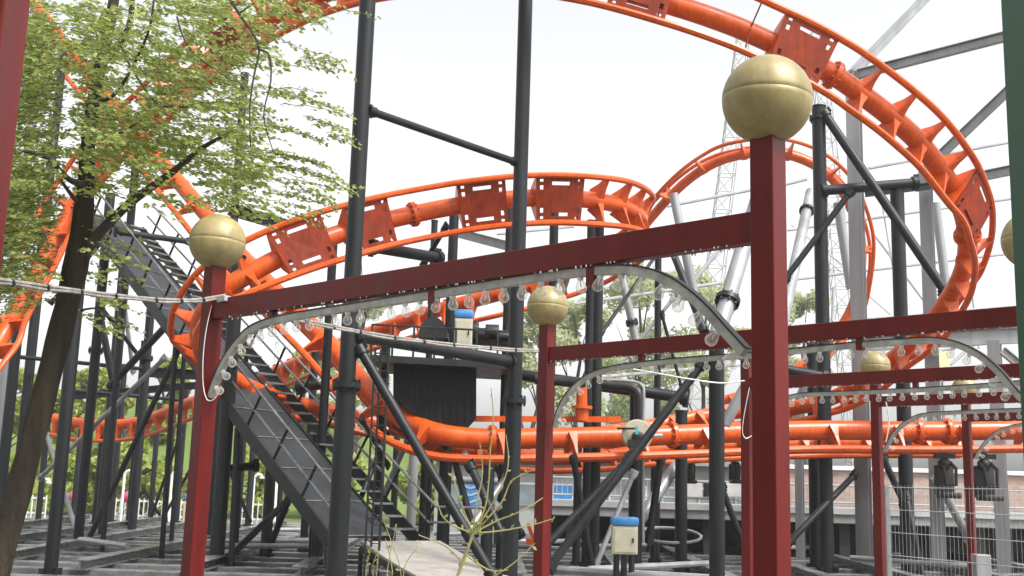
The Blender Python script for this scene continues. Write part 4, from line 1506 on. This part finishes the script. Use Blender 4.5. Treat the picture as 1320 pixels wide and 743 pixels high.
# ------------------------------------------------------------------ station platform, wall, panels
def station():
    Y = 27
    z1 = P(1100, 657, Y).z
    x0 = P(700, 657, Y).x; x1 = P(1460, 657, Y).x
    t = thing('station_platform', 'long grey concrete station platform at the right with dark recess below', 'platform', V((x0, Y, 0)))
    MB().box(x0, x1, Y, Y + 5, z1 - .34, z1).build('slab', SLAB, t, smooth=False, bevel=.02)
    MB().box(x0, x1, Y - .05, Y - .003, z1 - .12, z1 + .02).build('edge_strip', PALE, t, smooth=False)
    MB().box(x0 + .2, x1, Y + 1.6, Y + 4.8, 0.003, z1 - .345).build('plinth', DARKWALL, t, smooth=False)
    for k in range(9):
        x = x0 + .6 + k * (x1 - x0 - 1) / 8
        MB().box(x, x + .25, Y + .3, Y + .6, 0.002, z1 - .342).build('pier', DARKWALL, t, smooth=False)
    # railing
    r = thing('platform_railing', 'pale grey railing along the front of the station platform', 'railing', V((x0, Y, z1)))
    for hz in (.55, .15):
        MB().tube([V((x0, Y + .1, z1 + hz)), V((x1, Y + .1, z1 + hz))], .022, 6).build('rail', PALE, r)
    m = MB()
    n = 110
    for k in range(n):
        x = lerp(x0, x1, (k + .5) / n)
        m.tube([V((x, Y + .1, z1 + .15)), V((x, Y + .1, z1 + .55))], .010, 5, caps=False)
    m.build('baluster', PALE, r)
    for k in range(14):
        x = lerp(x0, x1, k / 13)
        MB().bar(V((x, Y + .1, z1)), V((x, Y + .1, z1 + .58)), .05, .05).build('post', PALE, r, smooth=False)
    # brick wall behind
    xa = P(975, 620, 33).x; xb = P(1500, 620, 33).x
    zt = P(1150, 603, 33).z
    w = thing('brick_wall', 'pinkish brick wall with pale coping behind the station platform', 'wall', V((xa, 33, 0)))
    MB().box(xa, xb, 33, 33.4, 0, zt - .12).build('masonry', BRICK, w, smooth=False)
    MB().box(xa - .1, xb, 32.9, 33.5, zt - .117, zt).build('coping', WHITE, w, smooth=False)
    # white panels on the railing
    for (x, lb) in ((892, 'leftmost white panel hanging on the station railing'), (946, 'white panel on the station railing beside the nearest red post'), (920, 'dark panel between two white ones on the station railing')):
        c = P(x, 632, Y - .02)
        o = MB().frame_box(c, V((.24, 0, 0)), V((0, .02, 0)), V((0, 0, .16))).build('railing_panel', BLACK if x == 920 else WHITE, smooth=False, bevel=.01, loc=c)
        tag(o, lb, 'panel', 'panels on the station railing')
    # low pale stall building behind the centre
    xa = P(560, 650, 38).x; xb = P(985, 650, 38).x
    zt = P(780, 598, 38).z
    s = thing('stall_building', 'low pale building with windows and blue panels behind the second red post', 'building', V((xa, 38, 0)))
    MB().box(xa, xb, 38, 42, 0, zt).build('wall', mat('pale_render', (.34, .36, .34), .7), s, smooth=False)
    MB().box(xa - .3, xb + .3, 37.5, 42.5, zt + .003, zt + .2).build('roof', mat('grey_roofing', (.26, .27, .27), .6), s, smooth=False)
    n = 9
    for k in range(n):
        x = lerp(xa, xb, (k + .5) / n)
        hz = zt * .55
        f = MB().box(x - .36, x + .36, 37.93, 37.998, hz - .35, hz + .4).build('window', WHITE, s, smooth=False)
        MB().box(x - .30, x + .30, 37.90, 37.927, hz - .29, hz + .34).build('pane', BLUE if k in (1, 3, 4) else mat('dull_glass', (.22, .27, .30), .15), f, smooth=False)
    # blue chevron banner
    Yb = 30
    c = P(606, 639, Yb)
    b = thing('blue_banner', 'bright blue banner with pale chevrons right of the stair foot', 'banner', V((c.x, c.y, 0)))
    MB().frame_box(c, V((.26, 0, 0)), V((0, .03, 0)), V((0, 0, .34))).build('cloth', BLUE, b, smooth=False, bevel=.02)
    for dz in (-.18, .0, .18):
        ch = MB()
        ch.bar(c + V((-.25, -.036, dz + .1)), c + V((0, -.036, dz)), .012, .05)
        ch.bar(c + V((0, -.040, dz)), c + V((.25, -.040, dz + .1)), .012, .05)
        ch.build('chevron', PALE, b, smooth=False)
    for s_ in (-.27, .27):
        MB().tube([V((c.x + s_, c.y, 0)), c + V((s_, 0, .45))], .025, 6).build('pole', GALV, b)
    # orange bracket things near the ground
    c = P(688, 700, 22)
    o = MB()
    o.bar(c + V((-.12, 0, .35)), c + V((.02, 0, 0)), .06, .07)
    o.bar(c + V((-.15, 0, .02)), c + V((.2, 0, .02)), .09, .1)
    tag(o.build('orange_bracket', ORANGE, smooth=False, loc=c), 'small orange bracket lying between the tall column and the second red post', 'bracket')
    # cream panel
    c = P(1215, 466, 30)
    cp = thing('cream_panel', 'small cream panel under the wide grey beam inside the curl', 'panel', c)
    MB().frame_box(c, V((.18, 0, 0)), V((0, .03, 0)), V((0, 0, .26))).build('board', CREAM, cp, smooth=False, bevel=.01)
    MB().tube([V((c.x, c.y + .06, 0)), c + V((0, .06, .2))], .05, 8).build('pole', GALV, cp)
    # pale box on the ground at right
    c = P(1269, 735, 15.5)
    k = thing('utility_box', 'pale upright utility box behind the mesh fence near the rearmost post', 'box', V((c.x, c.y, 0)))
    MB().box(c.x - .1, c.x + .1, c.y, c.y + .2, .03, c.z + .2).build('body', GALV, k, smooth=False, bevel=.012)
    MB().box(c.x - .12, c.x + .12, c.y - .02, c.y + .22, .004, .027).build('plinth', SLAB, k, smooth=False)
    # coil of hose ring behind the cabinet
    c = P(862, 690, 22)
    ring = [c + V((.62 * math.cos(a * .314), .5 * math.sin(a * .314), .12 * math.sin(a * .314))) for a in range(21)]
    tag(MB().tube(ring, .03, 6).build('pipe_ring', GALV, loc=c), 'pale round pipe ring standing on the base frame right of the blue-lidded cabinet', 'ring')


station()


# ------------------------------------------------------------------ white fence, hooked lamps and balls at left back
def back_left():
    Y = 41
    for (xa, xb, lb) in ((150, 258, 'white picket fence behind the low orange curve'), (-30, 60, 'white picket fence end left of the tree trunk'), (300, 340, 'short piece of white picket fence under the stairs')):
        A = P(xa, 650, Y); B = P(xb, 650, Y)
        z1 = P(200, 643, Y).z
        t = thing('picket_fence', lb, 'fence', V((A.x, Y, 0)), 'white picket fences')
        for z in (.18, z1 - .1):
            MB().bar(V((A.x, Y, z)), V((B.x, Y, z)), .04, .07).build('rail', WHITE, t, smooth=False)
        m = MB()
        n = int((B.x - A.x) / .16)
        for k in range(n + 1):
            x = lerp(A.x, B.x, k / n)
            m.bar(V((x, Y - .045, 0)), V((x, Y - .045, z1)), .03, .05)
        m.build('picket', WHITE, t, smooth=False)
        m = MB()
        for k in range(max(1, n // 6)):
            x = lerp(A.x, B.x, k / max(1, n // 6))
            m.tube([V((x, Y - .08, .2)), V((x + .8, Y - .08, z1 - .1))], .02, 5)
        m.build('diagonal', WHITE, t)
    for (x, yt, lb) in ((161, 607, 'first white hooked lamp post behind the low orange curve'), (222, 608, 'white hooked lamp post nearest the front red post'), (328, 612, 'white hooked lamp post under the stairs'), (53, 618, 'white hooked lamp post left of the tree trunk')):
        q = P(x, yt, 40)
        b = V((q.x, q.y, 0))
        t = thing('hooked_lamp', lb, 'lamp post', b, 'white hooked lamp posts')
        pts = [b, b + V((0, 0, q.z - .25)), b + V((.03, 0, q.z - .08)), b + V((.14, 0, q.z)), b + V((.28, 0, q.z - .03))]
        MB().tube(crom(pts, 5), .05, 8).build('pole', WHITE, t)
        MB().lathe([(.03, .0), (.1, -.08), (.1, -.1)], pts[-1], V((0, 0, 1)), 12).build('lamp_shade', WHITE, t)
    for (x, y, mm, lb) in ((97, 640, PINK, 'pink ball on a stalk between the first columns right of the trunk'), (166, 641, PINK, 'pink ball on a stalk at the white fence middle'), (220, 645, YELLOW, 'orange-yellow ball on a stalk at the fence near the front red post')):
        q = P(x, y, 40.4)
        t = thing('ball_stalk', lb, 'ball', V((q.x, q.y, 0)), 'coloured balls at the white fence')
        MB().ball(q, .22, 16, 10).build('ball', mm, t)
        MB().tube([V((q.x, q.y, 0)), q], .05, 8).build('stalk', WHITE, t)


back_left()

# ------------------------------------------------------------------ the beech tree at the left
def beech():
    rnd = random.Random(11)
    Yt = 10.0
    tp = [(-38, 860, 9.6), (-18, 790, 9.6), (-6, 742, 9.7), (22, 640, 9.8), (54, 520, 9.9), (80, 420, 10), (101, 325, 10), (110, 250, 10), (114, 180, 10.1), (124, 110, 10.2), (140, 40, 10.3), (152, -40, 10.4), (160, -140, 10.5)]
    pts = [P(*p) for p in tp]
    root = thing('beech_tree', 'leaning dark beech trunk with sprays of fresh green leaves at the left', 'tree', V((pts[0].x, pts[0].y, 0)))
    wpx = [48, 44, 42, 41, 40, 41, 41, 30, 24, 22, 20, 17, 12]
    rad = [w / F * 10 / 2 * .76 for w in wpx]
    m = MB()
    q = crom(pts, 4)
    rr = []
    for i in range(len(q)):
        f = i / 4
        k = min(int(f), len(rad) - 2)
        rr.append(lerp(rad[k], rad[k + 1], f - k) * (1 + .05 * math.sin(i * 1.7)))
    m.tube(q, rr, 14)
    m.build('trunk', BARK, root)
    br = MB()
    twigs = []

    def limb(pix, r0, r1, keep=True):
        c = crom([P(*p) for p in pix], 5)
        n = len(c)
        br.tube(c, [lerp(r0, r1, i / (n - 1)) for i in range(n)], 7)
        return c
    limb([(104, 335, 10), (122, 308, 9.95), (140, 288, 9.9), (165, 264, 9.8), (190, 245, 9.7), (225, 220, 9.6)], .055, .032)
    limb([(225, 220, 9.6), (262, 190, 9.4), (300, 170, 9.2)], .03, .012)
    limb([(114, 240, 10), (90, 232, 9.8), (62, 205, 9.4), (30, 195, 9.1)], .035, .01)
    limb([(110, 270, 10), (95, 255, 9.9), (78, 232, 9.7)], .03, .012)
    limb([(130, 85, 10.2), (165, 38, 10.1), (172, -30, 10)], .04, .02)
    limb([(120, 130, 10.2), (150, 120, 10), (190, 45, 9.6), (200, -20, 9.5)], .02, .008)
    limb([(290, -10, 9), (308, 18, 9), (325, 42, 9), (334, 64, 9), (327, 100, 9), (322, 140, 9), (323, 190, 9)], .013, .006)
    limb([(334, 64, 9), (347, 72, 9), (349, 105, 9), (340, 150, 9), (352, 195, 9)], .010, .004)
    limb([(308, 18, 9), (330, 2, 9), (352, -12, 9)], .008, .005)
    limb([(228, 22, 9.4), (238, 52, 9.3), (258, 76, 9.2), (300, 105, 9)], .009, .004)
    limb([(165, 80, 9.8), (180, 105, 9.6), (205, 135, 9.4), (250, 138, 9.2)], .012, .004)
    limb([(112, 160, 10), (140, 178, 9.7), (190, 150, 9.4)], .015, .005)
    limb([(105, 400, 10), (125, 398, 9.6), (140, 410, 9.4)], .012, .004)
    cr = MB()

    def leaf(p, d, nrm, s):
        d = d.normalized()
        w = d.cross(nrm).normalized()
        nn = w.cross(d)
        i = len(cr.v)
        cr.v += [p, p + d * (s * .45) + w * (s * .30) + nn * (s * .06), p + d * s - nn * (s * .08), p + d * (s * .45) - w * (s * .30) + nn * (s * .06)]
        cr.f += [(i, i + 1, i + 2), (i, i + 2, i + 3)]

    def spray(o, d, L, nl, s=.064):
        d = d.normalized()
        sd_ = d.cross(V((0, 0, 1))).normalized()
        prev = o.copy()
        pts_ = [o.copy()]
        for k in range(nl):
            f = (k + 1) / nl
            p = o + d * (L * f) + V((0, 0, -.22 * L * f * f)) + sd_ * (.04 * math.sin(k * 1.3))
            pts_.append(p)
            for sg in (1, -1):
                if rnd.random() < .12: continue
                ld = (d * .6 + sd_ * (sg * .8) + V((0, 0, rnd.uniform(-.5, .25))))
                nr = V((rnd.gauss(0, .7), rnd.gauss(0, .6) - 1.0, rnd.gauss(.45, .5)))
                leaf(p + V((rnd.gauss(0, .012), rnd.gauss(0, .012), rnd.gauss(0, .012))), ld, nr, s * rnd.uniform(.6, 1.15))
        if len(pts_) > 2:
            br.tube(pts_[::2] if len(pts_) > 4 else pts_, .0028, 3, caps=False)

    # (centre x, y, spread x, y, sprays)
    zones = [(140, 60, 60, 45, 70), (60, 150, 38, 60, 80), (60, 60, 30, 40, 36), (120, 165, 50, 45, 50), (205, 110, 55, 60, 120), (260, 60, 44, 45, 70), (215, 185, 48, 35, 70),
             (285, 150, 40, 50, 80), (285, 235, 34, 38, 62), (50, 250, 34, 45, 56), (35, 330, 26, 36, 40), (75, 320, 24, 20, 12), (95, 350, 26, 12, 7), (318, 50, 30, 40, 26), (250, 15, 80, 18, 44),
             (315, 210, 20, 45, 20), (345, 272, 22, 14, 12), (50, 120, 36, 60, 70), (60, 235, 40, 45, 80), (40, 300, 30, 35, 46), (15, 350, 26, 36, 44), (45, 255, 30, 30, 30), (80, 290, 16, 20, 12), (20, 270, 20, 40, 24), (60, 380, 16, 12, 8), (70, 55, 26, 30, 60), (95, 95, 20, 20, 24), (100, 25, 50, 20, 30), (100, 60, 36, 50, 40), (105, 190, 34, 60, 40), (160, 200, 40, 40, 36), (385, 12, 30, 8, 5), (130, 395, 20, 25, 8), (145, 330, 14, 20, 6), (185, 250, 24, 18, 10),
             (150, -60, 160, 40, 60), (330, -70, 90, 40, 30), (-60, 150, 50, 120, 60), (-50, 330, 40, 60, 20)]
    for (cx, cy, sx, sy, n) in zones:
        for k in range(int(n * (1.2 if 120 < cx < 300 else 1.55))):
            x = rnd.gauss(cx, sx * .75); y = rnd.gauss(cy, sy * .75)
            if 232 < x < 320 and 268 < y < 350: continue
            if x > 300 and 290 < y: continue
            Y = rnd.uniform(8.9, 11.6) if x < 330 else rnd.uniform(8.9, 9.9)
            if abs(x - 100) < 34 and 250 < y < 420 and Y < 10 and rnd.random() < .75: continue
            if x > 318 and y > 80 and rnd.random() < .6: continue
            a = rnd.gauss(0.1, .8)
            if x < 90: a = math.pi - a
            d = V((math.cos(a), -abs(math.sin(a)) * .8 + rnd.uniform(-.3, .3), rnd.uniform(-.25, .15)))
            spray(P(x, y, Y), d, rnd.uniform(.2, .46), rnd.randint(6, 11))
    # long hanging sprays toward the right over the white sky
    for (x, y, dx, L) in ((345, 118, 1, .75), (352, 128, 1, .9), (340, 165, 1, .75), (345, 195, 1, .85), (350, 215, 1, 1.0), (330, 205, 1, .6), (390, 70, 1, .5), (395, 82, 1, .4), (350, 235, 1, .7), (370, 250, 1, .65), (360, 12, 1, .6),
                           (420, 178, 1, .32), (400, 160, 1, .4), (355, 268, 1, .6), (120, 385, 1, .3), (118, 420, 1, .3), (415, 245, 1, .3)):
        o = P(x, y, 9.1)
        for j in range(3):
            spray(o + V((rnd.gauss(0, .03), rnd.gauss(0, .1), rnd.gauss(0, .025))), V((1, rnd.uniform(-.4, .2), rnd.uniform(-.12, .1))), L * rnd.uniform(.65, .8), int(18 * L) + 4, .058)
    br.build('branches', TWIG, root)
    cr.build('crown', LEAF, root, smooth=False)


beech()


# bare shoots in the foreground
def shoots():
    rnd = random.Random(5)
    Y = 8.0
    b = P(588, 790, Y)
    t = thing('bare_shrub', 'thin bare yellowish shoots with a few leaves in front of the ramp', 'shrub', V((b.x, b.y, 0)))
    st = MB(); lf = MB()
    base = V((b.x, b.y, 0))

    def shoot(pix, r0, r1):
        c = crom([P(*p) for p in pix], 5)
        n = len(c)
        st.tube(c, [lerp(r0, r1, i / (n - 1)) for i in range(n)], 6)
        return c
    allc = []
    st.tube([base, P(590, 743, Y)], [.016, .012], 6)
    allc.append(shoot([(590, 743, Y), (600, 715, Y), (610, 688, Y)], .012, .010))
    fork = (610, 688, Y)
    for pix in ([fork, (598, 660, Y), (590, 640, Y - .1), (584, 610, Y - .1)], [fork, (640, 672, Y), (670, 660, Y), (700, 642, Y + .1)], [fork, (625, 655, Y), (630, 620, Y), (632, 580, Y), (636, 540, Y), (633, 500, Y)],
                [fork, (585, 678, Y), (570, 665, Y), (562, 640, Y)], [fork, (650, 684, Y), (690, 676, Y), (715, 668, Y)], [fork, (614, 650, Y), (622, 610, Y), (618, 570, Y)], [fork, (645, 650, Y), (660, 620, Y), (690, 605, Y)],
                [(600, 715, Y), (630, 735, Y), (655, 735, Y)], [(596, 725, Y), (575, 705, Y), (540, 690, Y)], [(590, 743, Y), (620, 750, Y), (660, 728, Y), (690, 700, Y)], [fork, (640, 640, Y), (655, 600, Y), (652, 560, Y)]):
        allc.append(shoot(pix, .007, .003))
    # second little clump
    for k in range(7):
        x = 470 + k * 9
        allc.append(shoot([(x, 790, Y), (x + rnd.uniform(-8, 8), 735, Y), (x + rnd.uniform(-18, 18), 690 + rnd.uniform(-20, 25), Y)], .005, .002))
    for c in allc:
        for p in c:
            if rnd.random() < .55:
                d = V((rnd.gauss(0, 1), rnd.gauss(0, 1), rnd.gauss(.3, .6))).normalized()
                w = d.orthogonal().normalized()
                s = rnd.uniform(.02, .05)
                i = len(lf.v)
                lf.v += [p, p + d * s * .5 + w * s * .3, p + d * s, p + d * s * .5 - w * s * .3]
                lf.f.append((i, i + 1, i + 2, i + 3))
    st.build('stem', SPROUT, t)
    lf.build('leaves', LEAF, t, smooth=False)


shoots()


# unseen trees added behind the camera to keep the sky light off the near sides
for i, (x, y, w) in enumerate(((-9, -5, 9), (-3, -8, 10), (4, -7, 10), (10, -4, 9), (14, 3, 8), (-13, 2, 8))):
    rnd = random.Random(300 + i)
    b = V((x, y, 0))
    t = thing('added_shade_tree', ('broad', 'tall', 'dense', 'wide', 'slim', 'leaning')[i] + ' leafy tree added unseen behind the viewpoint for shade', 'tree', b, 'added shade trees behind the viewpoint')
    MB().tube([b, b + V((.1, 0, 3)), b + V((0, .2, 7))], [.25, .2, .08], 8).build('trunk', BARK, t)
    c = MB()
    for k in range(1500):
        d = V((rnd.gauss(0, 1), rnd.gauss(0, 1), rnd.gauss(0, 1))).normalized() * rnd.random() ** .4
        p = b + V((d.x * w * .42, d.y * w * .3, 5.5 + d.z * 4.2))
        u = V((rnd.gauss(0, 1), rnd.gauss(0, 1), rnd.gauss(0, 1))).normalized()
        v = u.orthogonal().normalized()
        q = rnd.uniform(.35, .7)
        c.quad(p - u * q * .5, p + v * q * .35, p + u * q * .5, p - v * q * .35)
    c.build('crown', LEAF_HILL, t, smooth=False)

# damp air
hz = bpy.data.materials.new('damp_air')
hz.use_nodes = True
nt = hz.node_tree
for n in list(nt.nodes):
    nt.nodes.remove(n)
ho = nt.nodes.new('ShaderNodeOutputMaterial')
pv_ = nt.nodes.new('ShaderNodeVolumePrincipled')
pv_.inputs['Color'].default_value = (.93, .94, .95, 1)
pv_.inputs['Density'].default_value = 0.0008
nt.links.new(pv_.outputs[0], ho.inputs['Volume'])
o = MB().box(-95, 95, -18, 118, -1.2, 46).build('haze', hz, smooth=False)
tag(o, kind='stuff')

# litter on the bare ground
rnd = random.Random(77)
c = MB()
for k in range(5000):
    p = V((rnd.uniform(-14, 13), rnd.uniform(11, 38), rnd.uniform(.006, .02)))
    a = rnd.uniform(0, 6.28)
    u = V((math.cos(a), math.sin(a), rnd.uniform(-.25, .25))) * rnd.uniform(.03, .07)
    v = V((-math.sin(a), math.cos(a), rnd.uniform(-.25, .25))) * rnd.uniform(.02, .04)
    c.quad(p - u, p + v, p + u, p - v)
tag(c.build('fallen_leaves', mat('dead_leaf', (.20, .10, .04), .8, var=.4, scale=30), smooth=False), 'brown fallen leaves scattered over the ground between the frame beams', 'fallen leaves', kind='stuff')
